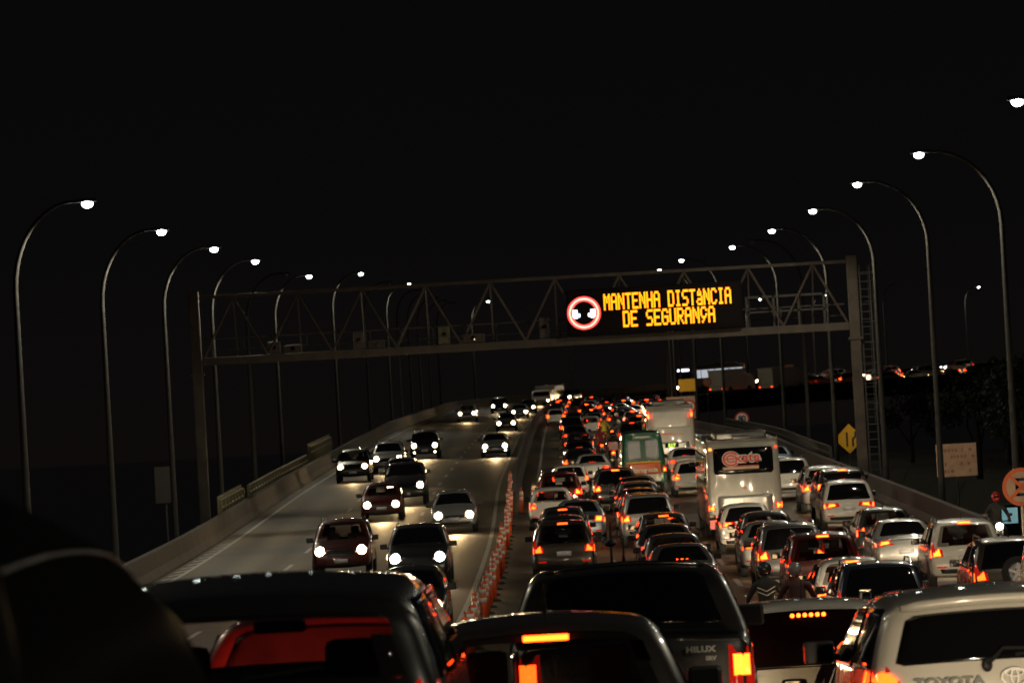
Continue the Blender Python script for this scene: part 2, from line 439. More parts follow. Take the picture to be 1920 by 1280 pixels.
# delineator posts
dm_base = MB().lathe_x([(0, .001), (0, .2), (.05, .17), (.07, .06), (.07, .001)], 14)
dm_base.v = [(z, y, x) for x, y, z in dm_base.v]
dm_base = dm_base.mesh('base', 'rubber', True)
def cyl(r0, r1, z0, z1, n=12):
    return MB().tube([(0, 0, z0), (0, 0, z1)], [r0, r1], n)
dm_post = cyl(.085, .07, .05, .93).tube([(.0, 0, .93), (0, 0, .98), (.035, 0, 1.02), (0, 0, 1.05), (-.035, 0, 1.02), (0, 0, .98)], .012, 6).mesh('post', 'delineator_orange', True)
dm_band = cyl(.084, .082, .56, .67).mesh('reflective_band', 'reflective_white', True)
dm_band2 = cyl(.080, .078, .76, .87).mesh('reflective_band', 'reflective_white', True)
def delineator(s, off, label, group=None):
    g = empty('delineator_post', road(s, off), random.uniform(0, 3), random.gauss(0, .02), random.gauss(0, .025))
    link('base', dm_base, g); p = link('post', dm_post, g)
    link('reflective_band', dm_band, p); link('reflective_band', dm_band2, p)
    tag(g, label, 'traffic post', group)
_T = ['', 'first', 'second', 'third', 'fourth', 'fifth', 'sixth', 'seventh', 'eighth', 'ninth', 'tenth', 'eleventh', 'twelfth', 'thirteenth', 'fourteenth', 'fifteenth', 'sixteenth', 'seventeenth', 'eighteenth', 'nineteenth']
def nth(n):
    if n < 20: return _T[n]
    t, u = divmod(n, 10); return ({2: 'twenty', 3: 'thirty', 4: 'forty', 5: 'fifty'}[t]+'-'+_T[u]) if u else {2: 'twentieth', 3: 'thirtieth', 4: 'fortieth'}[t]
s = 84.0; k = 0
while s < 196:
    delineator(s, .02+random.gauss(0, .03), 'orange post with white bands, %s from the near end of its row' % nth(k+1), 'orange posts closing the median opening')
    s += 3.1; k += 1
delineator(172.5, .48, 'lone orange post standing in front of the end of the median barrier', 'orange posts closing the median opening')
delineator(177.5, .95, 'orange post farthest right, half hidden by the white car beside the median', 'orange posts closing the median opening')

# ------------------------------------------------------------------ street lamps
def lamp_meshes(H, arm):
    rise = 2.35; z0 = H-rise
    pts = [(0, 0, 0), (0, 0, .4), (0, 0, z0*.33), (0, 0, z0*.66), (0, 0, z0)]
    rs = [.13, .12, .105, .09, .075]
    for k in range(1, 11):
        a = PI/2*k/10
        pts.append((arm*(1-math.cos(a)), 0, z0+rise*math.sin(a))); rs.append(.075-.03*k/10)
    pole = MB().tube(pts, rs, 12, True, (0, 1, 0)).mesh('pole', 'galvanised', True)
    base = MB().box(-.22, .22, -.22, .22, -.05, .04).mesh('base_plate', 'galvanised')
    head = MB().box(arm-.05, arm+.60, -.13, .13, H-.05, H+.05, .03).mesh('lamp_head', 'galvanised')
    lens = MB().sphere((arm+.34, 0, H-.09), .155, .155, .12, 14, 10).mesh('lens', 'street_led', True)
    return pole, base, head, lens
_lm = {}
def street_lamp(loc, H, side, lit, label, group, rz=0, power=1.0):
    H = round(H*4)/4; arm = 1.72 if side < 0 else 2.1
    if (H, side) not in _lm: _lm[(H, side)] = lamp_meshes(H, arm)
    pole, base, head, lens = _lm[(H, side)]
    g = empty('street_lamp', loc, rz+(PI if side > 0 else 0))
    link('pole', pole, g); link('base_plate', base, g); h = link('lamp_head', head, g)
    le = link('lens', lens, h, None if lit else 'street_led_off')
    if lit:
        spot(g, (arm+.35, 0, H-.30), LAMP_W*power, 172, (.15, 0, -1), (1.0, .90, .68), .12, .25)
    tag(g, label, 'street lamp', group)
ords = ['nearest', 'second', 'third', 'fourth', 'fifth', 'sixth', 'seventh', 'eighth', 'ninth', 'tenth', 'eleventh', 'twelfth']
leftl = [(116, 11.2, 1), (140.5, 11.2, 1), (165.5, 11.2, 1), (192, 11.3, 1), (217, 11.0, 0), (243, 11.3, 1), (292, 12.0, 1), (340, 12, 0), (365, 12.3, 1), (386, 12, 0), (409, 12, 0), (432, 12, 0), (455, 12, 0), (478, 12, 0), (501, 12.2, 1), (526, 12, 0), (552, 12, 0), (575, 12, 0)]
for i, (D, H, lit) in enumerate(leftl):
    lab = ('grey lamp post with curved arm, %s from the left edge, %s' % (nth(i+1), 'lit white' if lit else 'its lamp dark')) if i < 7 else \
          ('far left-side lamp post whose bright lamp is lit just above the gantry truss' if lit and i == 8 else 'far left-side lamp post whose small lit lamp shows through the gantry truss' if lit else 'unlit grey lamp post behind the gantry, %s from the left edge' % nth(i+1))
    o = -13.3 - interp(XM, min(D, 480)) if D < 260 else -12.5 if i < 8 else -11.8
    p = road(D, o, -.3)
    street_lamp(p, H+.3, -1, lit, lab, 'lamp posts along the left side of the bridge', 0, 1.0)
rightl = [(107, 11.9, 1), (133, 11.9, 1), (156.6, 11.9, 1), (180, 11.8, 1), (202, 11.5, 1), (226, 11.4, 0), (246, 11.6, 1), (300, 12.5, 1), (345, 13.0, 1), (391, 12.2, 0), (414, 12, 1), (437, 13, 1), (460, 12.2, 0), (483, 12.2, 0), (506, 12.2, 0)]
for i, (D, H, lit) in enumerate(rightl):
    if i < 8: lab = ['street lamp at the upper right corner, only its bright head in view', 'tallest lamp post on the right with curved arm, beside the round crossed sign', 'right lamp post rising above the pinkish square panel', 'right lamp post just outside the gantry ladder, brightly lit',
                     'right lamp post whose lit arm curves over the right end of the gantry', 'unlit right lamp post with its dark arm above the gantry end', 'right lamp post rising behind the gantry, lit, third bright lamp left of the gantry end', 'lamp post with the round 80 sign in front of its foot'][i]
    else: lab = '%s right-side lamp post counting away from the camera, %s, behind the message sign' % (nth(i+1), 'lit' if lit else 'unlit')
    off = 14.9 if D == 202 else 15.3 if D < 270 else re_(D)+1.1+interp(XM, min(D, 480))
    street_lamp(road(D, off-interp(XM, min(D, 480)), -.3), H+.3, 1, lit, lab, 'lamp posts along the right side of the bridge')
for (px, py, D, lab) in ((1425, 560, 566, 'far small lamp lit beside the right end of the message sign'), (1550, 552, 574, 'far small lamp lit left of the gantry column'), (1835, 537, 592, 'far small lamp lit alone at the right above the distant road')):
    hd = at(px, py, D); g = Vector((hd.x-2.6, D, 0)); base_z = hd.z-12.0
    street_lamp(Vector((hd.x-2.06, D, base_z)), 12.0, -1, 1, lab, 'lamps of the curving far end of the bridge')
# lamps above and behind the camera, outside the picture
for D, side in ((78, 1), (42, 1), (84, -1), (48, -1), (14, 1)):
    street_lamp(road(D, 15.3 if side > 0 else -12.5, -.3), 11.8, side, 1, 'street lamp beside the camera, out of the picture, %s on the %s' % ({78: 'farther', 84: 'farther', 42: 'middle', 48: 'middle'}.get(D, 'nearest'), 'right' if side > 0 else 'left'), 'street lamps near the camera', 0, 1.0)

# ------------------------------------------------------------------ vehicles
class Shape:
    def __init__(s, L, W, prof, belt, rr, r=.1, crown=.05, under=.24, plan=.10, spz=.62, spm=.7, tb=.975):
        s.L = L; s.W = W; s.belt = belt; s.rr = rr; s.r = r; s.crown = crown; s.planA = plan; s.spz = spz; s.spm = spm; s.tb = tb
        P = prof+[(L-.6, under), (L*.5, under), (.6, under)]
        n = len(P); D = []
        for i in range(n):       # closed Catmull-Rom, 4 steps
            p0, p1, p2, p3 = P[i-1], P[i], P[(i+1) % n], P[(i+2) % n]
            for t in (0, .25, .5, .75):
                c = [.5*(2*p1[k]+(-p0[k]+p2[k])*t+(2*p0[k]-5*p1[k]+4*p2[k]-p3[k])*t*t+(-p0[k]+3*p1[k]-3*p2[k]+p3[k])*t**3) for k in (0, 1)]
                D.append((c[0], c[1]))
        s.D = D; s.H = max(z for _, z in D); s.n = len(D)
        s.kt = max(range(s.n), key=lambda i: D[i][1])
        s.nprof = (len(prof)-1)*4
    def hw(s, y, z):
        if z <= s.belt: t = 1-.045*((z-.62)/.6)**2 if z < .62 else 1-(1-s.tb)*((z-.62)/max(.1, s.belt-.62))**2
        else:
            q = (z-s.belt)/(s.H-s.belt); t = s.tb-(s.tb-s.rr)*(q**1.15)
        return s.W/2*t*(1-s.planA*abs(2*y/s.L-1)**5)
    def pt(s, k):
        k = k % s.n; i = int(k); f = k-i; a = s.D[i]; b = s.D[(i+1) % s.n]
        return a[0]+(b[0]-a[0])*f, a[1]+(b[1]-a[1])*f
    def nrm(s, k):
        a = s.pt(k-.6); b = s.pt(k+.6); d = (b[0]-a[0], b[1]-a[1]); l = math.hypot(*d) or 1
        return (d[1]/l, -d[0]/l)               # inward for a loop running rear -> roof -> front
    def surf(s, k, a):
        sg = 1 if a >= 0 else -1; a = abs(a)
        y, z = s.pt(k); ny, nz = s.nrm(k); w_ = s.hw(y, z); r = s.r
        if a <= w_-r: ph = 0; ex = 0
        else: ph = min((a-w_+r)/r, PI/2); ex = max(0, a-(w_-r)-r*PI/2)
        inn = s.crown*(min(a, w_)/w_)**2+r*(1-math.cos(ph))+ex
        y2 = y+ny*inn; z2 = z+nz*inn
        x = a if ph == 0 else s.hw(y2, z2)-r*(1-math.sin(ph))
        return Vector((sg*x, y2-s.L*0, z2))
    def kz(s, z, front=False):
        rng = range(s.kt, 0, -1) if not front else range(s.kt, s.nprof)
        for i in rng:
            j = i-1 if not front else i+1
            z0 = s.D[i][1]; z1 = s.D[j][1]
            if z1 <= z <= z0 or (z1 < z0 and z1 <= z <= z0):
                f = (z0-z)/(z0-z1) if z0 != z1 else 0
                return i-f if not front else i+f
        return 0 if not front else s.nprof
    def body(s, cut=None):
        V = []; Fc = []
        def cross(k):
            y, z = s.pt(k); w_ = s.hw(y, z); r = s.r
            a = [(w_-r)*q for q in (0, .3, .6, .85, 1)]+[w_-r+r*q for q in (.4, .8, 1.2, PI/2)]
            pts = [s.surf(k, q) for q in a]
            e = pts[-1]; sy = min(max(y, s.spm), s.L-s.spm)
            for q in (.2, .45, .7, 1):
                yy = e.y+(sy-e.y)*q; zz = e.z+(s.spz-e.z)*q; pts.append(Vector((s.hw(yy, zz), yy, zz)))
            return pts
        C = [cross(k) for k in range(s.n)]; m = len(C[0])
        for sg in (1, -1):
            b = len(V)
            for c in C:
                for p in c: V.append((p.x*sg, p.y, p.z))
            for i in range(s.n):
                j = (i+1) % s.n
                for q in range(m-1):
                    f = (b+i*m+q, b+i*m+q+1, b+j*m+q+1, b+j*m+q)
                    if cut and q < 5:
                        zc = sum(V[t][2] for t in f)/4; xc = abs(sum(V[t][0] for t in f)/4); yc = sum(V[t][1] for t in f)/4
                        if cut(xc, yc, zc): continue
                    Fc.append(f)
        return mesh('body', V, Fc, None, True, True, True)
    def patch(s, fn, poly, off=.006, rings=(1, .75, .5, .25), skirt=.012):
        cx = sum(p[0] for p in poly)/len(poly); cy = sum(p[1] for p in poly)/len(poly)
        def P(u, v, o):
            p = fn(u, v); e = .01; du = fn(u+e, v)-fn(u-e, v); dv = fn(u, v+e)-fn(u, v-e); n = du.cross(dv)
            if n.length < 1e-9: n = Vector((0, -1, 0))
            n.normalize()
            c = Vector((0, s.L/2, s.H*.5))
            if n.dot(p-c) < 0: n = -n
            return p+n*o
        V = []; Fc = []; n = len(poly); R = [(1, off-skirt)]+[(r_, off) for r_ in rings]
        for r_, o in R:
            for u, v in poly: V.append(P(cx+(u-cx)*r_, cy+(v-cy)*r_, o))
        for i in range(len(R)-1):
            for k in range(n): a = i*n+k; b = i*n+(k+1) % n; Fc.append((a, b, b+n, a+n))
        V.append(P(cx, cy, off)); c = len(V)-1; b = (len(R)-1)*n
        for k in range(n): Fc.append((b+k, b+(k+1) % n, c))
        return V, Fc
    def rear(s, poly, mat, name, mir=False, **kw): return s._end(poly, mat, name, mir, False, **kw)
    def front(s, poly, mat, name, mir=False, **kw): return s._end(poly, mat, name, mir, True, **kw)
    def _end(s, poly, mat, name, mir, fr, **kw):
        fn = lambda a, z: s.surf(s.kz(z, fr), a)
        V, Fc = s.patch(fn, dens([(-x, z) for x, z in poly] if mir else poly), **kw)
        return mesh(name, V, Fc, mat, True, False, True)
    def side(s, poly, mat, name, sg, **kw):
        fn = lambda y, z: Vector((sg*s.hw(y, z), y, z))
        V, Fc = s.patch(fn, dens(poly), **kw); return mesh(name, V, Fc, mat, True, False, True)
def dens(poly, st=.12):
    out = []
    for i, p in enumerate(poly):
        q = poly[(i+1) % len(poly)]; d = math.hypot(q[0]-p[0], q[1]-p[1]); n = max(1, int(d/st))
        for k in range(n): out.append((p[0]+(q[0]-p[0])*k/n, p[1]+(q[1]-p[1])*k/n))
    return out
def rrect(x0, x1, z0, z1, r, top=0.0):      # rounded rectangle, upper corners moved in by top
    out = []
    for cx, cz, a0, sh in ((x1-r, z1-r, 0, -top), (x0+r, z1-r, PI/2, top), (x0+r, z0+r, PI, 0), (x1-r, z0+r, 1.5*PI, 0)):
        for k in range(4): a = a0+PI/2*k/3; out.append((cx+r*math.cos(a)+sh, cz+r*math.sin(a)))
    return out
SH = {}
SH['hatch'] = Shape(3.9, 1.70, [(.12, .26), (.02, .36), (.0, .55), (.05, .74), (.09, .92), (.22, 1.18), (.40, 1.40), (.62, 1.47), (1.2, 1.50), (1.9, 1.47), (2.35, 1.34), (2.92, 1.03), (3.3, .95), (3.68, .82), (3.86, .66), (3.9, .48), (3.82, .26)], .93, .68)
SH['sedan'] = Shape(4.35, 1.74, [(.12, .28), (.02, .38), (.0, .60), (.04, .84), (.10, .96), (.30, 1.02), (.72, 1.05), (1.05, 1.22), (1.42, 1.39), (1.7, 1.43), (2.2, 1.455), (2.65, 1.42), (3.0, 1.28), (3.45, 1.0), (3.8, .92), (4.15, .78), (4.3, .62), (4.35, .46), (4.25, .27)], .95, .66)
SH['suv'] = Shape(4.4, 1.82, [(.14, .33), (.03, .44), (.0, .64), (.04, .85), (.07, 1.03), (.18, 1.32), (.32, 1.56), (.55, 1.66), (1.4, 1.70), (2.2, 1.67), (2.65, 1.54), (3.15, 1.17), (3.55, 1.08), (4.1, .96), (4.34, .76), (4.4, .52), (4.3, .32)], 1.03, .74, under=.3, spz=.7)
SH['bigsuv'] = Shape(4.7, 1.86, [(.14, .38), (.03, .48), (.0, .75), (.02, 1.12), (.05, 1.34), (.14, 1.54), (.23, 1.70), (.45, 1.80), (1.5, 1.85), (2.4, 1.81), (2.85, 1.66), (3.35, 1.24), (3.8, 1.08), (4.4, .96), (4.64, .80), (4.7, .58), (4.6, .38)], 1.32, .76, under=.36, spz=.75, r=.09)
SH['pickup'] = Shape(5.2, 1.84, [(.10, .46), (.02, .54), (.0, .70), (.0, 1.05), (.02, 1.22), (.12, 1.26), (.8, 1.26), (1.55, 1.26), (1.66, 1.30), (1.76, 1.46), (1.88, 1.66), (2.05, 1.74), (2.6, 1.78), (3.1, 1.74), (3.45, 1.58), (3.95, 1.20), (4.3, 1.12), (4.95, 1.0), (5.16, .8), (5.2, .58), (5.1, .4)], 1.24, .74, under=.38, spz=.75, r=.08)
SH['van'] = Shape(5.6, 2.05, [(.12, .42), (.02, .5), (.0, .7), (.02, 1.2), (.06, 1.7), (.12, 2.3), (.20, 2.55), (.45, 2.66), (2.5, 2.72), (4.0, 2.64), (4.5, 2.35), (5.0, 1.5), (5.3, 1.2), (5.52, .9), (5.6, .6), (5.5, .4)], 1.35, .80, under=.36, spz=.9, r=.14)
SH['roundvan'] = Shape(5.6, 2.05, [(.12, .42), (.02, .5), (.0, .7), (.02, 1.2), (.06, 1.7), (.12, 2.3), (.20, 2.55), (.45, 2.66), (2.5, 2.72), (4.0, 2.64), (4.5, 2.35), (5.0, 1.5), (5.3, 1.2), (5.52, .9), (5.6, .6), (5.5, .4)], 1.35, .72, under=.36, spz=.9, r=.60)
SH['bus'] = Shape(11.5, 2.5, [(.12, .42), (.02, .5), (.0, .8), (.0, 1.6), (.02, 2.5), (.08, 3.02), (.22, 3.19), (.6, 3.25), (5.5, 3.27), (11.0, 3.24), (11.3, 3.15), (11.42, 2.9), (11.46, 1.6), (11.5, .9), (11.45, .42)], 1.5, .955, under=.36, spz=1.0, r=.10, plan=.04, tb=1.0, crown=.04, spm=1.0)
SH['truck'] = Shape(7.0, 2.3, [(.05, .6), (.0, .8), (.0, 1.6), (.0, 2.9), (.05, 3.05), (.2, 3.08), (4.6, 3.08), (4.75, 3.0), (4.8, 2.6), (5.2, 2.5), (6.3, 2.35), (6.7, 1.9), (6.85, 1.3), (7.0, .9), (6.95, .5)], 1.5, .98, under=.5, spz=1.1, r=.06, plan=.03, tb=1.0, crown=.02, spm=.9)
HALFROOF = {}
def mesh_wheel(r, w_):
    tyre = MB().lathe_x([(-w_, r*.62), (-w_, r*.9), (-w_*.8, r), (0, r), (.0, r*.93), (.004, r*.66)], 22).mesh('tyre', 'rubber', True)
    rim = MB().lathe_x([(-.02, .001), (-.02, r*.2), (-.05, r*.3), (-.045, r*.55), (-.01, r*.64), (-.03, r*.66)], 20)
    for k in range(5):
        a = 2*PI*k/5; rim.box(-.035, -.012, -.03, .03, .05, r*.6)
        for i in range(8):
            v = rim.v[-8+i]; rim.v[-8+i] = (v[0], v[1]*math.cos(a)-v[2]*math.sin(a), v[1]*math.sin(a)+v[2]*math.cos(a))
    return tyre, rim.mesh('rim', 'rim_metal')
TYPES = {}
def make_type(t, lampstyle='block'):
    key = (t, lampstyle)
    if key in TYPES: return TYPES[key]
    S = SH[t]; parts = []; t0 = t; t = 'van' if t == 'roundvan' else t     # (name, mesh, [subparts], role)
    B, H = S.belt, S.H; hwB = S.W/2
    cut = None
    if lampstyle == 'clear':
        y1_ = .5 if t == 'suv' else .45
        cut = lambda x, y, z: (z > B+.10 and z < H-.15 and x < .52 and (y < y1_ or y > 2.35))
    if lampstyle == 'hero':
        cut = lambda x, y, z: (z < H-.19 and x < .62 and ((y < .5 and z > B+.07) or (y > 2.7 and z > 1.29)))
    parts.append(('body', S.body(cut), [], 'paint'))
    tw = {'hatch': .56, 'sedan': .56, 'suv': .64, 'bigsuv': .68, 'pickup': .66, 'van': .8}.get(t)
    def rw(x): return x
    if t in ('hatch', 'suv', 'bigsuv', 'sedan', 'pickup'):
        z0 = {'hatch': .98, 'suv': 1.08, 'bigsuv': 1.375, 'sedan': 1.075, 'pickup': 1.33}[t]; z1 = H-{'hatch': .11, 'suv': .12, 'bigsuv': .17, 'sedan': .07, 'pickup': .09}[t]
        bw = S.hw(.3, z0)-.13; tp = S.hw(.5, z1)-.12
        gm = {'hero': 'see_through_glass', 'clear': 'smoked_glass'}.get(lampstyle, 'tinted_glass')
        poly = [(-bw, z0+.02), (-bw+.05, z0), (bw-.05, z0), (bw, z0+.02), (tp, z1-.03), (tp-.06, z1), (-tp+.06, z1), (-tp, z1-.03)]
        parts.append(('rear_window', S.rear(poly, gm, 'rear_window', off=.014, rings=(1, .9, .75, .5, .25), skirt=.025), [], None))
        zc = {'hatch': 1.06, 'suv': 1.2, 'bigsuv': 1.31, 'sedan': 1.04, 'pickup': 1.32}[t]
        z2 = H-.09; bw = S.hw(S.L*.75, zc)-.10; tp = S.hw(S.L*.55, z2)-.12
        poly = [(-bw, zc), (bw, zc), (tp, z2), (-tp, z2)]
        parts.append(('windshield', S.front(poly, gm, 'windshield', off=.014, rings=(1, .9, .75, .5, .25), skirt=.025), [], None))
        zs0 = B+.03; zs1 = H-.13
        Y = {'hatch': (.42, .72, 2.15, 2.75), 'sedan': (.95, 1.38, 2.6, 3.25), 'suv': (.40, .62, 2.35, 3.0), 'bigsuv': (.34, .52, 2.5, 3.15), 'pickup': (1.92, 2.1, 3.15, 3.75)}[t]
        mid = (Y[1]+Y[2])/2
        for sg in (1, -1):
            parts.append(('side_window', S.side([(Y[0], zs0), (mid-.04, zs0), (mid-.04, zs1), (Y[1], zs1)], 'tinted_glass', 'side_window', sg), [], None))
            parts.append(('side_window', S.side([(mid+.04, zs0), (Y[3], zs0), (Y[2], zs1), (mid+.04, zs1)], 'tinted_glass', 'side_window', sg), [], None))
    # tail lamps: housing with a lit lens as sub-part
    Lp = {'hatch': ([(.52, .74), (.84, .72), (.86, .98), (.74, 1.10), (.60, .98)], [(.58, .77), (.83, .76), (.83, .97), (.62, .97)]),
          'sedan': ([(.40, .80), (.86, .76), (.88, .95), (.44, .95)], [(.52, .80), (.85, .78), (.85, .94), (.54, .94)]),
          'suv': ([(.56, .84), (.90, .82), (.92, 1.04), (.80, 1.30), (.74, 1.05), (.58, 1.0)], [(.62, .86), (.88, .85), (.88, 1.04), (.66, 1.03)]),
          'bigsuv': ([(.68, .92), (.93, .90), (.95, 1.32), (.90, 1.42), (.76, 1.38), (.68, 1.24)], None),
          'pickup': ([(.66, .80), (.93, .79), (.94, 1.18), (.67, 1.19)], [(.70, .98), (.805, .98), (.805, 1.12), (.70, 1.12)]),
          'van': ([(.82, .85), (1.0, .85), (1.0, 1.25), (.84, 1.25)], [(.85, .95), (.98, .95), (.98, 1.1), (.86, 1.1)]),
          'bus': ([(1.0, .92), (1.22, .92), (1.22, 1.18), (1.0, 1.18)], [(1.03, .96), (1.2, .96), (1.2, 1.12), (1.03, 1.12)]),
          'truck': ([(.8, .7), (1.05, .7), (1.05, .84), (.8, .84)], [(.84, .72), (1.02, .72), (1.02, .82), (.84, .82)])}[t]
    lens = Lp[1] or circle(.81, 1.25, .10, 14)
    if t == 'hatch' and lampstyle == 'tall': Lp = ([(.60, .78), (.80, .78), (.76, 1.32), (.68, 1.32), (.66, 1.0)], 0); lens = [(.66, .84), (.78, .84), (.76, 1.02), (.68, 1.02)]
    if lampstyle == 'wide': Lp = ([(.30, .86), (.84, .80), (.86, 1.0), (.34, .98)], 0); lens = [(.44, .885), (.80, .84), (.80, .95), (.46, .95)]
    for mir in (False, True):
        parts.append(('tail_light', S.rear(Lp[0], 'lamp_red', 'tail_light', mir, rings=(1, .5), skirt=.03), [('lens', S.rear(lens, 'tail_mid', 'lens', mir, off=.012, rings=(1,)), 'tail')], 'tailbox'))
    if t not in ('bus', 'truck', 'van'):
        zb = H-{'hatch': .085, 'sedan': .0, 'suv': .08, 'bigsuv': .07, 'pickup': .05}[t]
        if t == 'sedan': zb = 1.10
        parts.append(('brake_light', S.rear([(-.14, zb-.018), (.14, zb-.018), (.14, zb+.012), (-.14, zb+.012)], 'tail_mid', 'brake_light', off=.014, rings=(1,)), [], 'third'))
    # plate and bumper
    pz = {'hatch': .60, 'sedan': .66, 'suv': .80, 'bigsuv': .82, 'pickup': .62, 'van': .70, 'bus': .55, 'truck': .8}[t]
    parts.append(('number_plate', S.rear([(-.2, pz-.065), (.2, pz-.065), (.2, pz+.065), (-.2, pz+.065)], 'plate', 'number_plate', off=.014, rings=(1,)), [], None))
    parts.append(('number_plate', S.front([(-.2, .46), (.2, .46), (.2, .58), (-.2, .58)], 'plate', 'number_plate', off=.014, rings=(1,)), [], None))
    zl = .36 if S.H < 1.6 else .48
    if t in ('hatch', 'sedan', 'suv', 'bigsuv'):
        parts.append(('bumper_trim', S.rear([(-.62, zl-.06), (.62, zl-.06), (.66, zl+.05), (-.66, zl+.05)], 'black_plastic', 'bumper_trim', off=.006), [], None))
        for mir in (False, True):
            parts.append(('reflector', S.rear([(.50, zl+.08), (.72, zl+.08), (.72, zl+.12), (.50, zl+.12)], 'lamp_red', 'reflector', mir, off=.008, rings=(1,)), [], None))
        g0, g1 = (.56, .66) if S.H < 1.6 else (.66, .86)
        parts.append(('grille', S.front([(-.42, g0), (.42, g0), (.46, g1), (-.46, g1)], 'black_plastic', 'grille', off=.008), [], None))
        parts.append(('lower_grille', S.front([(-.55, .32), (.55, .32), (.6, .42), (-.6, .42)], 'black_plastic', 'lower_grille', off=.008), [], None))
    # headlights
    hz = {'hatch': .68, 'sedan': .70, 'suv': .84, 'bigsuv': .9, 'pickup': .85, 'van': .85, 'bus': .75, 'truck': .8}[t]
    wx = S.W/2-.30
    for mir in (False, True):
        parts.append(('headlight', S.front([(wx-.17, hz-.06), (wx+.14, hz-.075), (wx+.20, hz+.08), (wx-.05, hz+.07)], 'headlight_off', 'headlight', mir, rings=(1, .5)),
                      [('lens', S.front(circle(wx+.02, hz, .135, 12), 'headlight_glow', 'lens', mir, off=.016, rings=(1,)), 'head')], None))
    # mirrors
    if t not in ('truck',) and lampstyle != 'hero':
        my = {'hatch': 2.72, 'sedan': 3.2, 'suv': 2.95, 'bigsuv': 3.15, 'pickup': 3.75, 'van': 4.95, 'bus': 11.2}[t]; mz = B+.10 if t != 'bus' else 2.2
        ml = MB().box(.04, .25, -.06, .07, -.075, .085, .03).box(-.06, .06, -.02, .03, -.05, -.01)
        for sg in (1, -1):
            mm = MB(); mm.v = [(sg*(v[0]+S.hw(my, mz)-.01), v[1]+my, v[2]+mz) for v in ml.v]; mm.f = ml.f
            gl = MB().box(sg*(S.hw(my, mz)+.05), sg*(S.hw(my, mz)+.215), my-.066, my-.061, mz-.055, mz+.065)
            parts.append(('side_mirror', mm.mesh('side_mirror', 'black_plastic'), [('mirror_glass', gl.mesh('mirror_glass', 'clear_glass'), None)], 'mirror'))
    if lampstyle == 'clear':
        for x in (-.36, .36):
            yy = 1.95 if t == 'hatch' else 2.1
            parts.append(('seat', MB().box(x-.23, x+.23, yy, yy+.16, .5, H-.42, .05).box(x-.12, x+.12, yy+.03, yy+.13, H-.46, H-.22, .04).mesh('seat', 'seat_fabric'), [], None))
    # wheels and arches
    wr = {'hatch': .30, 'sedan': .31, 'suv': .35, 'bigsuv': .38, 'pickup': .38, 'van': .34, 'bus': .50, 'truck': .46}[t]
    wy = {'hatch': (.68, 3.15), 'sedan': (.95, 3.5), 'suv': (.8, 3.5), 'bigsuv': (.95, 3.75), 'pickup': (1.15, 4.2), 'van': (1.1, 4.7), 'bus': (3.0, 9.0), 'truck': (1.4, 5.6)}[t]
    tyre, rim = mesh_wheel(wr, .2)
    for y in wy:
        for sg in (1, -1):
            arch = S.side([(y+(wr+.06)*math.cos(a), max(.26, wr+(wr+.06)*math.sin(a))) for a in [PI*2*k/16 for k in range(16)]], 'black_plastic', 'wheel_arch', sg, off=.004, rings=(1,))
            parts.append(('wheel_arch', arch, [], None))
            parts.append(('wheel', tyre, [('rim', rim, None)], ('wheel', sg, y, wr, S.hw(y, wr)+.012)))
    # wiper, antenna
    if t in ('hatch', 'suv', 'bigsuv'):
        w0 = S.surf(S.kz(B+.08), .02); w1 = S.surf(S.kz(B+.12), .36)
        parts.append(('rear_wiper', MB().tube([w0+Vector((0, -.02, 0)), w1+Vector((0, -.03, .0))], .012, 5).mesh('rear_wiper', 'black_plastic'), [], None))
    if t in ('hatch', 'sedan', 'suv', 'pickup'):
        kr = S.kt-1; p = S.surf(kr, 0)
        parts.append(('antenna', MB().tube([p-Vector((0, 0, .01)), p+Vector((0, -.03, .04)), p+Vector((0, -.12, .16))], [.02, .009, .004], 6).mesh('antenna', 'black_plastic'), [], None))
    if t == 'suv':
        for sg in (1, -1):
            x = S.hw(1.5, H)*.93; a = S.H
            parts.append(('roof_rail', MB().tube([(sg*x, .7, a-.06), (sg*x, .85, a+.025), (sg*x, 2.2, a+.03), (sg*x, 2.4, a-.07)], .018, 6).mesh('roof_rail', 'chrome'), [], None))
    if t == 'bus':
        parts.append(('rear_window', S.rear(rrect(-.98, .98, 2.12, 2.98, .10, .0), 'tinted_glass', 'rear_window', off=.006), [], None))
        parts.append(('engine_cover', S.rear(rrect(-.90, .90, .62, 1.42, .06), 'paintx', 'engine_cover', off=.012) if 'paintx' in MATS else S.rear(rrect(-.90, .90, .62, 1.42, .06), None, 'engine_cover', off=.012), [], 'paint'))
        for sg in (1, -1):
            for k in range(7):
                y = .8+k*1.45
                parts.append(('side_window', S.side([(y, 1.75), (y+1.3, 1.75), (y+1.3, 2.75), (y, 2.75)], 'tinted_glass', 'side_window', sg), [], 'sidewin'))
        parts.append(('windshield', S.front(rrect(-1.1, 1.1, 1.35, 2.6, .08), 'tinted_glass', 'windshield'), [], 'sidewin'))
        parts.append(('destination_board', S.front(rrect(-.9, .9, 2.72, 2.98, .04), 'led_screen', 'destination_board', off=.012), [], 'board'))
        parts.append(('roof_unit', MB().box(-.85, .85, 1.2, 4.2, 3.20, 3.46, .06).box(-.3, .3, .6, 1.1, 3.20, 3.34, .03).mesh('roof_unit', 'black_plastic'), [], 'grey'))
        parts.append(('bumper', MB().box(-1.16, 1.16, -.05, .2, .36, .60, .04).mesh('bumper', 'paint_grey'), [], None))
        for mir in (False, True):
            parts.append(('marker_light', S.rear(circle(1.08, 2.95, .045, 10), 'tail_dim', 'marker_light', mir, off=.015, rings=(1,)), [], 'marker'))
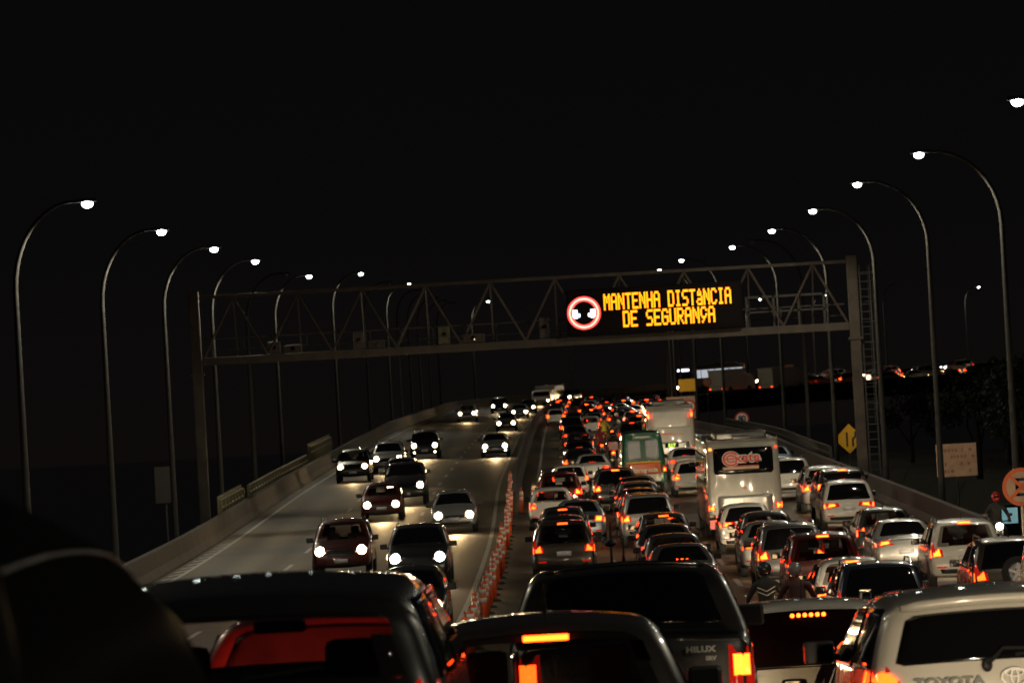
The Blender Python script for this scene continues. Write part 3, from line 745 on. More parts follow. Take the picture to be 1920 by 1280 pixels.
    if t == 'van':
        for mir in (False, True):
            parts.append(('rear_window', S.rear([(.10, 1.55), (.62, 1.45), (.68, 1.55), (.66, 2.25), (.60, 2.32), (.12, 2.30)], 'grey_blind', 'rear_window', mir, off=.012), [], None))
        parts.append(('windshield', S.front([(-.8, 1.55), (.8, 1.55), (.68, 2.3), (-.68, 2.3)], 'tinted_glass', 'windshield'), [], None))
    if t == 'truck':
        parts.append(('windshield', S.front(rrect(-.95, .95, 1.55, 2.25, .06), 'tinted_glass', 'windshield', off=.01), [], None))
        parts.append(('cargo_door', S.rear(rrect(-.52, .52, 1.0, 2.9, .03), 'paint_offwhite', 'cargo_door', off=.012), [], None))
    TYPES[key] = parts; return parts
def g_third(label): return sum(map(ord, label)) % 3 == 0 or 'three orange brake dots' in label
def vehicle(name, t, color, loc, rz, rx, label, cat, group=None, tail='mid', head=None, third=True, style='block', front_light=True, mirror='black_plastic', winlit=False, ry=0, fw=1):
    if style == 'block' and t in ('hatch', 'suv') and sum(map(ord, label)) % 2: style = 'clear'
    parts = make_type(t, style); S = SH[t]
    # local frame: the rear (or the front, for oncoming cars) bumper is the origin
    g = empty(name, loc, rz, rx, ry)
    oy = -S.L if head else 0.0
    for nm, me, subs, role in parts:
        if role == 'third' and not (third and (g_third(label))): continue
        mat = None; off = Vector((0, oy, 0))
        if role == 'paint': mat = 'paint_'+color
        if nm == 'engine_cover': mat = 'paint_silver' if color != 'grey' else 'paint_grey'
        if role == 'third':
            mat = {'bright': 'tail_bright', 'mid': 'tail_mid', 'dim': 'tail_dim', 'off': 'lamp_red'}[tail] if third else 'lamp_red'
        if role == 'mirror': mat = mirror
        if role == 'grey': mat = 'paint_grey'
        if nm == 'headlight' and head and head != 'headlight_off': mat = 'headlight_housing'
        if role == 'sidewin' and winlit and nm == 'side_window': mat = 'lit_window'
        if role == 'board' and winlit: mat = 'led_white'
        if isinstance(role, tuple):
            _, sg, y, wr, x = role
            o = link(nm, me, g); o.location = (sg*x, y+oy, wr); 
            if sg < 0: o.rotation_euler = (0, 0, PI)
            for sn, sm, sr in subs: link(sn, sm, o)
            continue
        o = link(nm, me, g, mat); o.location = off
        for sn, sm, sr in subs:
            m2 = None
            if sr == 'tail': m2 = {'bright': 'tail_bright', 'mid': 'tail_mid', 'dim': 'tail_dim', 'off': 'lamp_red'}[tail]
            if sr == 'head': m2 = head if head else 'headlight_soft' if front_light else 'headlight_off'
            link(sn, sm, o, m2)
    hz = .7 if S.H < 1.6 else .85
    if head and head != 'headlight_off':
        spot(g, (0, .06, hz), HEAD_W*(.35 if head == 'headlight_soft' else 1), 72, (0, 1, -.14), (1, .66, .30), .12, .8, 'headlight_beam')
    elif front_light and not head:
        spot(g, (0, S.L+.08, hz), FRONT_W*fw, 66 if fw == 1 else 12, (0, 1, -.22 if fw == 1 else .0), (1, .78, .50), .12, 1.0, 'headlight_beam')
    tag(g, label, cat, group); return g
def road_pose(s):
    a = road(s-2, 0); b = road(s+2, 0)
    return math.atan2((b-a).z, (b-a).to_2d().length), centre(s)[2]
def put(name, t, color, D, px, label, cat='car', rev=False, yaw=0.0, X=None, zs=1.0, **kw):
    """a vehicle on the road: D is the distance of the end that faces the camera"""
    x = from_px(px, D, .7) if X is None else X
    off = x-centre(D)[0]
    p = road(D, off); pitch, ph = road_pose(D)
    rz = -ph+yaw; 
    g = vehicle(name, t, color, p, rz+(PI if rev else 0), -pitch if rev else pitch, label, cat, **kw)
    g.scale = (1, 1, zs); return g
# ------------------------------------------------------------------ the queue (seen from behind)
H_ = 'hatch'; G_ = 'cars queueing nose to tail towards the camera lane'
GQ = 'vehicles queueing away from the camera'
GO = 'oncoming vehicles'
hero = put('big_car', 'bigsuv', 'black', 18.3, 0, 'large black car at the bottom left, its lit cabin seen through the rear window', 'suv', X=-1.25, style='hero', tail='dim', third=False, group=GQ, zs=.94)
for o in hero.children:
    if o.type == 'LIGHT': o.data.spot_size = math.radians(125); o.rotation_euler = Vector((0, 1, .12)).to_track_quat('-Z', 'Y').to_euler(); o.data.energy = 260
PAINT['dullblack'].node_tree.nodes['Principled BSDF'].inputs['IOR'].default_value = 1.003
black0 = put('hatchback', H_, 'midgrey', 23.2, 0, 'black hatchback at bottom centre with a long orange brake bar across its rear window', 'car', X=.09, tail='mid', group=GQ, front_light=False, third=False, zs=1.03)
hil = put('pickup_truck', 'pickup', 'black', 30.5, 0, 'black pickup truck ahead of the black hatchback, right brake light glowing', 'pickup', X=.74, tail='bright', third=False, group=GQ, zs=1.08)
jeep = put('white_suv', 'suv', 'white', 38.5, 0, 'white car with a row of six red brake dots in its dark rear window', 'suv', X=2.52, tail='mid', third=False, group=GQ)
put('hatchback', H_, 'bluesilver', 33.2, 0, 'blue-silver car half hidden behind the left side of the large white car at bottom right', 'car', X=3.10, tail='dim', group=GQ)
sw4 = put('white_suv', 'bigsuv', 'offwhite', 26.6, 0, 'large white car at the bottom right corner with wiper and round orange lamp', 'suv', X=2.98, tail='mid', third=False, style='plain', group=GQ)
redcar = put('hatchback', H_, 'red', 25.0, 0, 'red car seen only through the cabin glass of the large black car at bottom left', 'car', X=-1.22, tail='mid', style='tall', third=False, group=GQ)
put('hatchback', H_, 'grey', 5.2, 0, 'grey car behind the large white car, below the picture', 'car', X=3.0, tail='off', group=GQ, fw=13)
for o in redcar.children:
    if o.name.startswith('rear_window'): o.material_slots[0].link = 'OBJECT'; o.material_slots[0].material = principled('red_glow_glass', (.10, .007, .006), .25, noise=.5, nscale=4)  # red light on this rear glass is put into its base colour
near_van = put('dark_van', 'roundvan', 'dullblack', 7.0, 0, 'blurred black van cut off by the lower left corner', 'van', X=-1.74, zs=.83, tail='off', group=GQ, front_light=False)
put('sedan', 'sedan', 'black', 68, 0, 'dark car hidden behind the black pickup, its left mirror showing beside the orange posts', 'car', X=1.05, tail='dim', group=GQ)
Q = [ # name, type, colour, D, px, label, category, options
 ('suv', 'suv', 'brown', 120, 1058, 'dark brown car with three orange brake dots, first above the black pickup cab', 'suv', dict(tail='mid', style='clear')),
 ('sedan', 'sedan', 'graphite', 130, 1056, 'dark car directly ahead of the brown barred car in the leftmost lane', 'car', dict(tail='mid')),
 ('hatchback', H_, 'graphite', 137, 1057, 'third dark car of the leftmost lane, left of the silver-blue car', 'car', dict(tail='mid')),
 ('sedan', 'sedan', 'bluesilver', 143, 1088, 'silver-blue saloon straddling the first lane line beside the dark cars', 'car', dict(tail='bright')),
 ('hatchback', H_, 'white', 157, 1035, 'white car with red-tinted rear window beside the two single orange posts', 'car', dict(tail='mid')),
 ('suv', 'suv', 'darkred', 168, 1050, 'dark red tall car in the leftmost lane behind the small white car', 'suv', dict(tail='bright')),
 ('hatchback', H_, 'white', 184, 1069, 'white hatchback with a dark oval rear window between two orange tail lamps', 'car', dict(tail='mid', style='tall')),
 ('sedan', 'sedan', 'white', 199, 1112, 'white saloon with two red dots in its rear window, right of the white hatchback', 'car', dict(tail='dim')),
 ('hatchback', H_, 'black', 210, 1087, 'black car just ahead of the white hatchback in the leftmost lane', 'car', dict(tail='mid')),
 ('sedan', 'sedan', 'navy', 226, 1087, 'dark blue saloon second ahead of the white hatchback in the leftmost lane', 'car', dict(tail='dim')),
 ('hatchback', H_, 'black', 246, 1086, 'dark car with two orange lamps third ahead of the white hatchback', 'car', dict(tail='bright')),
 ('sedan', 'sedan', 'graphite', 272, 1079, 'dark saloon in the leftmost lane where the median barrier bends', 'car', dict(tail='dim')),
 ('suv', 'suv', 'black', 300, 1073, 'black tall car in the leftmost lane with a lamp at each side', 'suv', dict(tail='mid')),
 ('sedan', 'sedan', 'graphite', 345, 1078, 'dark car with a long red lamp at its upper left, far up the leftmost lane', 'car', dict(tail='mid')),
 ('hatchback', H_, 'black', 425, 1100, 'small far black car with two orange lamps near the crest of the leftmost lane', 'car', dict(tail='bright')),
 ('sedan', 'sedan', 'black', 462, 1138, 'far dark car with a pale plate near the crest', 'car', dict(tail='bright')),
 ('sedan', 'sedan', 'graphite', 455, 1165, 'far dark car right of the one with the pale plate', 'car', dict(tail='bright')),
 ('suv', 'bigsuv', 'black', 450, 1202, 'far tall dark vehicle with bright roof glints at the crest', 'suv', dict(tail='bright')),
 ('hatchback', H_, 'black', 390, 1146, 'far dark hatchback in the second lane below the crest', 'car', dict(tail='mid')),
 ('sedan', 'sedan', 'black', 400, 1190, 'far dark saloon in the third lane with glowing lamps', 'car', dict(tail='bright')),
 ('sedan', 'sedan', 'silver', 430, 1222, 'far silver saloon left of the yellow board', 'car', dict(tail='bright')),
 ('hatchback', H_, 'black', 352, 1158, 'far dark hatchback ahead of the motorcycles', 'car', dict(tail='bright')),
 ('sedan', 'sedan', 'graphite', 330, 1193, 'dark grey saloon behind the far group, left of the distant white bus', 'car', dict(tail='mid')),
 ('suv', 'suv', 'black', 262, 1186, 'glossy black car full of white reflections, just ahead of the green van', 'suv', dict(tail='dim')),
 ('suv', 'suv', 'graphite', 169, 1156, 'dark car with a wide orange lamp at its left, left behind the green van', 'suv', dict(tail='bright')),
 ('hatchback', H_, 'white', 180, 1300, 'white hatchback left of the white bus with the banner, twin orange lamps', 'car', dict(tail='bright')),
 ('sedan', 'sedan', 'white', 201, 1287, 'white car squeezed between the green van and the white hatchback', 'car', dict(tail='dim')),
 # second lane column
 ('sedan', 'sedan', 'grey', 104, 1282, 'grey car whose roof just shows above the black pickup cab', 'car', dict(tail='mid')),
 ('hatchback', H_, 'black', 111, 1266, 'dark car with a big glowing left brake lamp beside the pickup roof aerial', 'car', dict(tail='bright')),
 ('sedan', 'sedan', 'graphite', 118.5, 1252, 'glossy dark saloon with orange reflections along its roof, second behind the silver tall car', 'car', dict(tail='dim')),
 ('hatchback', H_, 'black', 127, 1247, 'dark hatchback with orange reflections on its roof, directly behind the silver tall car', 'car', dict(tail='mid')),
 ('suv', 'suv', 'silver', 139, 1217, 'silver tall car with stacked orange lamps at its left in the second lane', 'suv', dict(tail='bright', style='tall')),
 ('hatchback', H_, 'black', 146, 1203, 'dark car ahead of the silver tall car, orange lamp on its left', 'car', dict(tail='bright')),
 ('sedan', 'sedan', 'graphite', 152, 1200, 'dark saloon with pink and orange roof reflections, second ahead of the silver tall car', 'car', dict(tail='mid')),
 ('hatchback', H_, 'grey', 158.5, 1197, 'grey car with a pink-lit roof, third ahead of the silver tall car', 'car', dict(tail='bright')),
 ('sedan', 'sedan', 'black', 165, 1196, 'dark saloon directly behind the green and orange van', 'car', dict(tail='mid')),
 # third lane column
 ('hatchback', H_, 'white', 131, 1400, 'white small car right behind the bus with the banner', 'car', dict(tail='bright', style='wide')),
 ('hatchback', H_, 'graphite', 123.5, 1440, 'dark car with red lights in its rear window, right behind the small white car', 'car', dict(tail='mid', style='clear')),
 ('sedan', 'sedan', 'silver', 116.5, 1449, 'silver car partly covered by the darker car with the big red lamp', 'car', dict(tail='mid')),
 ('suv', 'suv', 'grey', 108, 1486, 'grey tall car with a big red lamp above the first motorcyclist', 'suv', dict(tail='bright')),
 ('suv', 'suv', 'darkred', 100, 1547, 'dark red tall car above the red-jacketed rider', 'suv', dict(tail='bright', style='clear')),
 ('hatchback', H_, 'white', 89, 1602, 'cream-white hatchback with a slanted orange lamp, beside the red-jacketed rider', 'car', dict(tail='bright')),
 ('sedan', 'suv', 'navy', 81, 1656, 'dark blue car roof between the cream hatchback and the large white car', 'car', dict(tail='dim')),
 ('suv', 'suv', 'white', 141, 1592, 'white car with black rear window right of the banner bus, thin orange lamps', 'suv', dict(tail='bright', style='wide')),
 ('suv', 'bigsuv', 'black', 149, 1582, 'black tall car ahead of the white car with thin orange lamps', 'suv', dict(tail='bright')),
 ('suv', 'suv', 'silver', 157, 1550, 'silver tall car with roof rails and one orange lamp, right of the banner bus', 'suv', dict(tail='bright')),
 ('suv', 'suv', 'white', 170, 1482, 'white tall car with bright bumper close to the right side of the banner bus', 'suv', dict(tail='dim')),
 ('sedan', 'sedan', 'bluesilver', 196, 1454, 'blue-grey car just showing above the white tall car near the right barrier', 'car', dict(tail='bright')),
 ('hatchback', H_, 'graphite', 121.5, 1661, 'dark see-through car beside the right barrier, ahead of the silver saloon', 'car', dict(tail='bright', style='clear')),
 ('sedan', 'sedan', 'silver', 112.5, 1699, 'silver saloon with two wide orange tail lamps near the right barrier', 'car', dict(tail='bright', style='wide')),
 ('suv', 'suv', 'white', 104, 1812, 'white estate car with a tall lamp at its left, behind the silver saloon', 'suv', dict(tail='bright')),
]
for n, t, c, D, px, lab, cat, kw in Q:
    put(n, t, c, D, px, lab, cat, group=GQ, **kw)
spare = put('suv', 'suv', 'brown', 90, 1904, 'brown off-road car with a spare wheel on its back at the right edge', 'suv', tail='mid', style='tall', group=GQ)
ty, rm = mesh_wheel(.34, .18)
sp = link('spare_wheel', ty, spare); sp.location = (.05, -.02, .98); sp.rotation_euler = (0, 0, -PI/2); link('rim', rm, sp)
put('dark_van', 'van', 'black', 66, 2090, 'black van just touching the right edge of the picture', 'van', tail='bright', group=GQ)

# far cars packed up to the crest
random.seed(21)
cols = ['black', 'graphite', 'silver', 'black', 'grey', 'white', 'darkred', 'black', 'navy', 'graphite']
k = 0
for s_, off in [(a+random.uniform(-1.2, 1.2), o+random.uniform(-.35, .35)) for o, rng in ((1.9, (372, 385, 398, 411, 438, 452, 466, 478)), (5.0, (316, 340, 366, 379, 411, 424, 437, 449, 462, 474, 487)), (8.1, (295, 308, 350, 363, 376, 389, 414, 426, 438, 464, 476, 488)), (11.0, (330, 343, 356, 369, 382, 395, 408, 421, 434, 447, 460, 473, 486, 499))) for a in rng]:
    k += 1; t = random.choice(('hatch', 'sedan', 'suv', 'hatch')); c = random.choice(cols); p = road(s_, off); pitch, ph = road_pose(s_)
    vehicle({'hatch': 'hatchback'}.get(t, t), t, c, p, -ph, pitch, 'tiny %s car with red tail lamps, %s in the jam below the crest' % ({'graphite': 'dark grey', 'darkred': 'dark red', 'navy': 'dark blue'}.get(c, c), nth(k)), 'car',
            group='distant cars packed below the crest', tail=random.choice(('bright', 'bright', 'mid')), front_light=(k % 3 == 0))
# buses, van
busA = put('bus', 'bus', 'buswhite', 141, 1399, 'white city bus with a red lettered banner in its dark rear window', 'bus', tail='bright', third=False, group=GQ)
busB = put('bus', 'bus', 'buswhite', 215, 1260, 'white bus behind the green van, with small green route number on its rear', 'bus', tail='mid', third=False, group=GQ)
def child(parent, name, me, loc=(0, 0, 0), mat=None):
    o = link(name, me, parent, mat); o.location = loc; return o
SB = SH['bus']
def rear_box(parent, name, x0, x1, z0, z1, mat, y=-.03, d=.02, b=0.0):
    return child(parent, name, MB().box(x0, x1, y, y+d, z0, z1, b).mesh(name, mat))
# banner of the near bus: outlined red lettering on the dark glass
child(busA, 'banner', text_mesh('xata', .44, 'reflective_white', .004, 1.15, .04), (.13, -.035, 2.64))
child(busA, 'lettering', text_mesh('xata', .44, 'sign_red', .004, 1.15, .006), (.13, -.045, 2.64))
ecx, ecz = -.40, 2.62
MB().prism([(ecx+.30*math.cos(q), ecz+.26*math.sin(q)) for q in [2*PI*k/20 for k in range(20)]], -.028, -.02).build('banner_halo', 'reflective_white', busA)
eb = MB()
for (r0, r1) in ((.18, .24), (.09, .135)):
    n = 22; a0, a1 = math.radians(35), math.radians(325); b = len(eb.v)
    for rr, yy in ((r1, -.05), (r0, -.05), (r1, -.03), (r0, -.03)):
        eb.v += [(ecx+rr*1.15*math.cos(a0+(a1-a0)*k/n), yy, ecz+rr*math.sin(a0+(a1-a0)*k/n)) for k in range(n+1)]
    for k in range(n):
        eb.f += [(b+k, b+k+1, b+n+2+k, b+n+1+k), (b+k, b+k+1, b+2*(n+1)+k+1, b+2*(n+1)+k)]
eb.box(ecx-.24, ecx+.20, -.052, -.03, ecz-.022, ecz+.022)
eb.build('logo_letter', 'sign_red', busA)
rear_box(busA, 'banner_strip', -.68, .50, 2.27, 2.36, 'sign_pink', -.032)
rear_box(busA, 'banner_strip', -.28, .50, 2.375, 2.392, 'sign_red', -.034)
rear_box(busA, 'emblem', -.10, .08, 1.62, 1.68, 'sign_ink', -.035)
rear_box(busA, 'grille', -.72, -.12, .70, .92, 'galvanised', -.045)
rear_box(busA, 'bumper_corner', -1.2, -.86, .36, .66, 'sign_red', -.07, .04)
for k in range(3): rear_box(busA, 'latch', .55+k*.09, .58+k*.09, 1.46, 1.50, 'chrome', -.04)
for x in (-1.07,): rear_box(busA, 'marker_light', x-.05, x+.05, 2.92, 3.0, 'amber', -.05)
# far bus
rw = [o for o in busB.children if o.name.startswith('rear_window')]
for o in rw: o.material_slots[0].link = 'OBJECT'; o.material_slots[0].material = MATS['paint_offwhite']
rear_box(busB, 'route_board', -.32, .36, 1.14, 1.36, 'led_screen', -.05)
child(busB, 'lettering', text_mesh('517', .22, 'delineator_orange', .003, 1.1, .01), (.02, -.06, 1.25)).material_slots[0].link = 'OBJECT'
principled('led_green', (.1, .3, .0), .5, emi=(.62, .9, .08), estr=1.6)
for o in busB.children:
    if o.name.startswith('lettering'): o.material_slots[0].material = MATS['led_green']
rear_box(busB, 'stripe', -.95, .62, 1.78, 1.81, 'sign_red', -.035)
rear_box(busB, 'stripe', -.55, .1, 1.83, 1.86, 'sign_red', -.035)
for sg in (-1, 1): rear_box(busB, 'top_light', sg*1.08-.05, sg*1.08+.05, 2.66, 2.86, 'tail_mid', -.05)
eb = MB().prism([(-.35, .82), (-.1, .95), (.1, .82), (-.1, .72)], -.045, -.02); eb.build('emblem', 'sign_red', busB)
# green minibus
van = put('minibus', 'van', 'green', 186, 1208, 'green minibus with orange and white lower body and two pale rear windows', 'van', tail='bright', group=GQ)
SV_ = SH['van']
child(van, 'orange_band', SV_.rear([(-.96, .86), (.96, .86), (.96, 1.34), (-.96, 1.34)], 'paint_orange', 'orange_band', off=.004))
child(van, 'white_bumper', SV_.rear([(-.98, .50), (.98, .50), (.97, .84), (-.97, .84)], 'paint_white', 'white_bumper', off=.006))
child(van, 'yellow_line', SV_.rear([(-.97, 1.35), (.97, 1.35), (.97, 1.40), (-.97, 1.40)], 'sign_yellow', 'yellow_line', off=.006))
child(van, 'name_plate', MB().box(-.42, .42, .10, .125, 2.37, 2.52).mesh('name_plate', 'paint_green'), (0, -.02, 0))
child(van, 'lettering', text_mesh('AMBULANCIA', .10, 'reflective_white', .003, 1.0, .004), (0, .065, 2.45))
child(van, 'lettering', text_mesh('Emergencia', .25, 'reflective_white', .003, .95, .01), (.05, -.05, 1.03))
rear_box(van, 'number_plate', -.2, .2, .56, .69, 'plate', -.05)

# near vehicles: details seen on them
SR = SH['roundvan']
gut = []
for y_ in [.5+.4*i for i in range(10)]:
    k_ = min(range(1, SR.nprof), key=lambda k: abs(SR.pt(k)[0]-y_)+(9 if SR.pt(k)[1] < 2.3 else 0)); w_ = SR.hw(*SR.pt(k_))
    for sg_ in (1,): gut.append(SR.surf(k_, w_-SR.r+SR.r*.9))
child(near_van, 'roof_gutter', MB().tube(gut, .006, 6).mesh('roof_gutter', 'black_plastic', True))
pil = [SR.surf(SR.kz(z_), SR.hw(*SR.pt(SR.kz(z_)))-SR.r+SR.r*.75) for z_ in (1.3, 1.6, 1.9, 2.2, 2.45, 2.6)]
child(near_van, 'door_seam', MB().tube(pil, .010, 6).mesh('door_seam', 'paint_darkred', True))
SPk = SH['pickup']; 
child(hil, 'lettering', text_mesh('HILUX', .052, 'paint_silver', .004, 1.3, .003, 1.08), (.47, -.03, 1.16))
child(hil, 'lettering', text_mesh('SRV', .038, 'paint_silver', .004, 1.2, .002), (.54, -.03, 1.10))
child(hil, 'tailgate_handle', MB().box(-.12, .12, -.03, .0, .88, .95, .01).mesh('tailgate_handle', 'black_plastic'))
child(hil, 'number_plate', MB().box(-.2, .2, -.04, -.02, .60, .73).mesh('number_plate', 'plate'))
child(hil, 'chrome_bumper', MB().box(-.88, .88, -.10, .1, .42, .58, .03).mesh('chrome_bumper', 'chrome'))
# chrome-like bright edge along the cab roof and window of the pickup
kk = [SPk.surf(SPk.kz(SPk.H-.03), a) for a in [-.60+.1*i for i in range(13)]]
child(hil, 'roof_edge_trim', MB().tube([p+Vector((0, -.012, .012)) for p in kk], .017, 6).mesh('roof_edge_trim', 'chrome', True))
rs = MB().tube([SPk.surf(SPk.kz(SPk.H-.0), 0)+Vector((-.08, .9, .0)), SPk.surf(SPk.kz(SPk.H), 0)+Vector((-.08, .88, .30))], [.012, .006], 6)
ap = SPk.surf(SPk.kz(SPk.H), 0)
child(hil, 'antenna', rs.sphere((-.08, ap.y+.89, ap.z+.14), .05, .05, .03).mesh('antenna', 'black_plastic'))
def led_bar(parent, S, z, x0, x1, n, mat, r=.012, dy=-.02):
    mb = MB()
    for k in range(n):
        x = x0+(x1-x0)*(k+.5)/n; p = S.surf(S.kz(z), x); mb.sphere((p.x, p.y+dy, p.z), r, .008, r, 8, 6)
    mb.build('brake_light_row', mat, parent)
for o in jeep.children:
    if o.name.startswith('rear_window'): o.material_slots[0].link = 'OBJECT'; o.material_slots[0].material = principled('brake_glow_glass', (.007, .001, .001), .25)  # glow of the brake dots painted into the dark glass as a red tone
principled('brake_hot', (.4, .03, .01), .3, emi=(1, .055, .004), estr=16)
led_bar(jeep, SH['suv'], 1.545, -.17, .17, 6, 'brake_hot', .020, -.03)
rear_box(jeep, 'badge_strip', -.72, -.50, 1.02, 1.03, 'chrome', -.0)
child(jeep, 'lettering', text_mesh('Jeep', .12, 'sign_black', .004, 1.1, .004), (.17, -.03, 1.0))
SX = SH['bigsuv']
child(sw4, 'lettering', text_mesh('TOYOTA', .075, 'black_plastic', .006, 1.35, .004, 1.05), (-.40, -.01, 1.25))
lg = MB()
def ell(mb, cx, cz, a, b, w_, y0, y1, n=26):
    bs = len(mb.v)
    for (s_, y) in ((1, y0), (1-w_/a, y0), (1, y1), (1-w_/a, y1)):
        for k in range(n):
            t = 2*PI*k/n; mb.v.append((cx+a*s_*math.cos(t), y, cz+(b-(a-a*s_))*math.sin(t)))
    for k in range(n):
        j = (k+1) % n
        mb.f += [(bs+k, bs+j, bs+n+j, bs+n+k), (bs+k, bs+j, bs+2*n+j, bs+2*n+k), (bs+n+k, bs+n+j, bs+3*n+j, bs+3*n+k)]
ell(lg, 0, 1.265, .085, .058, .011, -.03, .02); ell(lg, 0, 1.265, .026, .055, .009, -.031, .02); ell(lg, 0, 1.29, .06, .025, .009, -.032, .02)
lg.build('emblem', 'paint_grey', sw4)
# wiper of the large white car, visor over the window
p0 = SX.surf(SX.kz(1.345), -.16); p1 = SX.surf(SX.kz(1.43), .45)
child(sw4, 'wiper_mount', MB().sphere((p0.x, p0.y-.02, p0.z), .035, .03, .045).tube([p0+Vector((0, -.04, 0)), p0+Vector((.10, -.04, .10)), p1+Vector((0, -.03, 0))], [.018, .012, .010], 6).mesh('wiper_mount', 'black_plastic'))
vis = [SX.surf(SX.kz(SX.H-.10), a) for a in [-.64+.08*i for i in range(17)]]
child(sw4, 'rear_spoiler', MB().tube([p+Vector((0, -.03, .0)) for p in vis], [.02]+[.034]*15+[.02], 8).mesh('rear_spoiler', 'paint_offwhite', True))
# black hatchback: wiper reflection, long brake bar
SHt = SH['hatch']
p = SHt.surf(SHt.kz(1.365), 0)
child(black0, 'brake_bar', MB().box(-.125, .125, p.y-.03, p.y-.01, 1.352, 1.384, .008).mesh('brake_bar', 'tail_bright'))
# cabin of the large black car
def cabin(g, S):
    for x in (-.40, .40):
        st = child(g, 'seat', MB().box(x-.24, x+.24, 1.9, 2.1, .6, 1.28, .06).box(x-.24, x+.24, 1.9, 2.5, .5, .75, .06).mesh('seat', 'seat_fabric', True))
        hr = MB().box(x-.13, x+.13, 1.93, 2.05, 1.31, 1.49, .05).tube([(x-.06, 2, 1.25), (x-.06, 2, 1.35)], .01, 6).tube([(x+.06, 2, 1.25), (x+.06, 2, 1.35)], .01, 6)
        link('headrest', hr.mesh('headrest', 'seat_fabric', True), st)
    rb = child(g, 'rear_bench', MB().box(-.6, .6, .95, 1.15, .6, 1.20, .06).mesh('rear_bench', 'seat_fabric', True))
    child(g, 'dashboard', MB().box(-.68, .68, 2.9, 3.3, .75, 1.02, .05).mesh('dashboard', 'black_plastic'))
    child(g, 'inside_mirror', MB().box(-.13, .13, 2.93, 2.96, 1.50, 1.57, .02).mesh('inside_mirror', 'black_plastic'))
    sw = MB().tube([(-.40+.17*math.cos(a), 2.78+.05*math.sin(a), 1.08+.16*math.sin(a)) for a in [2*PI*k/16 for k in range(17)]], .016, 6)
    sw.build('steering_wheel', 'black_plastic', g)
    child(g, 'display_screen', MB().box(-.02, .14, 2.97, 3.0, 1.12, 1.21, .01).mesh('display_screen', 'booth_glow'))
cabin(hero, SX)

for v_ in COL.objects:
    if v_.name.startswith('dark_van'):
        for o in v_.children:
            if o.name.startswith('rear_window'): o.material_slots[0].link = 'OBJECT'; o.material_slots[0].material = MATS['black_plastic']
# ------------------------------------------------------------------ oncoming traffic
HG, HW, HS = 'headlight_glow', 'headlight_white', 'headlight_soft'
O = [
 ('hatchback', H_, 'black', 97, 769, 'black oncoming car nearest the camera, half hidden by the large black car, one bright headlight', 'car', HG),
 ('suv', 'suv', 'black', 122, 783, 'black tall oncoming car with dark windscreen in the lane beside the orange posts', 'suv', HW),
 ('suv', 'suv', 'darkred', 130, 639, 'dark red oncoming tall car at the lower left of the oncoming lanes', 'suv', HG),
 ('hatchback', H_, 'silver', 158, 851, 'silver-white oncoming hatchback with both headlights bright, alone in its lane', 'car', HG),
 ('hatchback', H_, 'darkred', 173, 715, 'small dark red oncoming car with two bright headlights, left of the silver-white one', 'car', HG),
 ('suv', 'bigsuv', 'black', 188, 760, 'large black oncoming car behind the small dark red one', 'suv', HG),
 ('suv', 'suv', 'black', 224, 661, 'black oncoming car closest to the left barrier with dim headlights', 'suv', HS),
 ('sedan', 'sedan', 'silver', 212, 752, 'silver oncoming saloon behind the large black one', 'car', HW),
 ('suv', 'suv', 'silver', 236, 727, 'grey oncoming tall car at the back left of the cluster', 'suv', HG),
 ('suv', 'suv', 'black', 262, 796, 'dark oncoming car with bluish fog lamps at the right of the cluster', 'suv', HG),
 ('sedan', 'sedan', 'silver', 258, 928, 'silver oncoming car with fog lamps lit, beside the median', 'car', HG),
 ('hatchback', H_, 'grey', 345, 949, 'dark oncoming car with a lit roof glint, second along the median', 'car', HG),
 ('suv', 'suv', 'white', 395, 876, 'pale oncoming car with two bright headlights alone on the bend', 'suv', HG),
 ('suv', 'suv', 'black', 455, 936, 'far dark oncoming car with warm headlights and roof glints', 'suv', HG),
 ('sedan', 'sedan', 'silver', 415, 974, 'far silver oncoming car third along the median', 'car', HG),
 ('hatchback', H_, 'graphite', 455, 990, 'far oncoming car just before the small white truck', 'car', HG),
 ('suv', 'suv', 'graphite', 505, 1056, 'last oncoming car at the crest, right of the small white truck', 'suv', HG),
]
for n, t, c, D, px, lab, cat, hd in O:
    o = put(n, t, c, D, px, lab, cat, rev=True, head=hd, group=GO, tail='off')
    if 'fog' in lab:
        S = SH[t]
        for mir in (False, True): child(o, 'fog_lamp', S.front(circle(.62, .42, .05, 10), hd, 'fog_lamp', mir, off=.016, rings=(1,)), (0, -S.L, 0))
put('truck', 'truck', 'white', 500, 1012, 'small white box truck coming over the crest', 'truck', rev=True, head=HG, group=GO, tail='off', zs=.74)
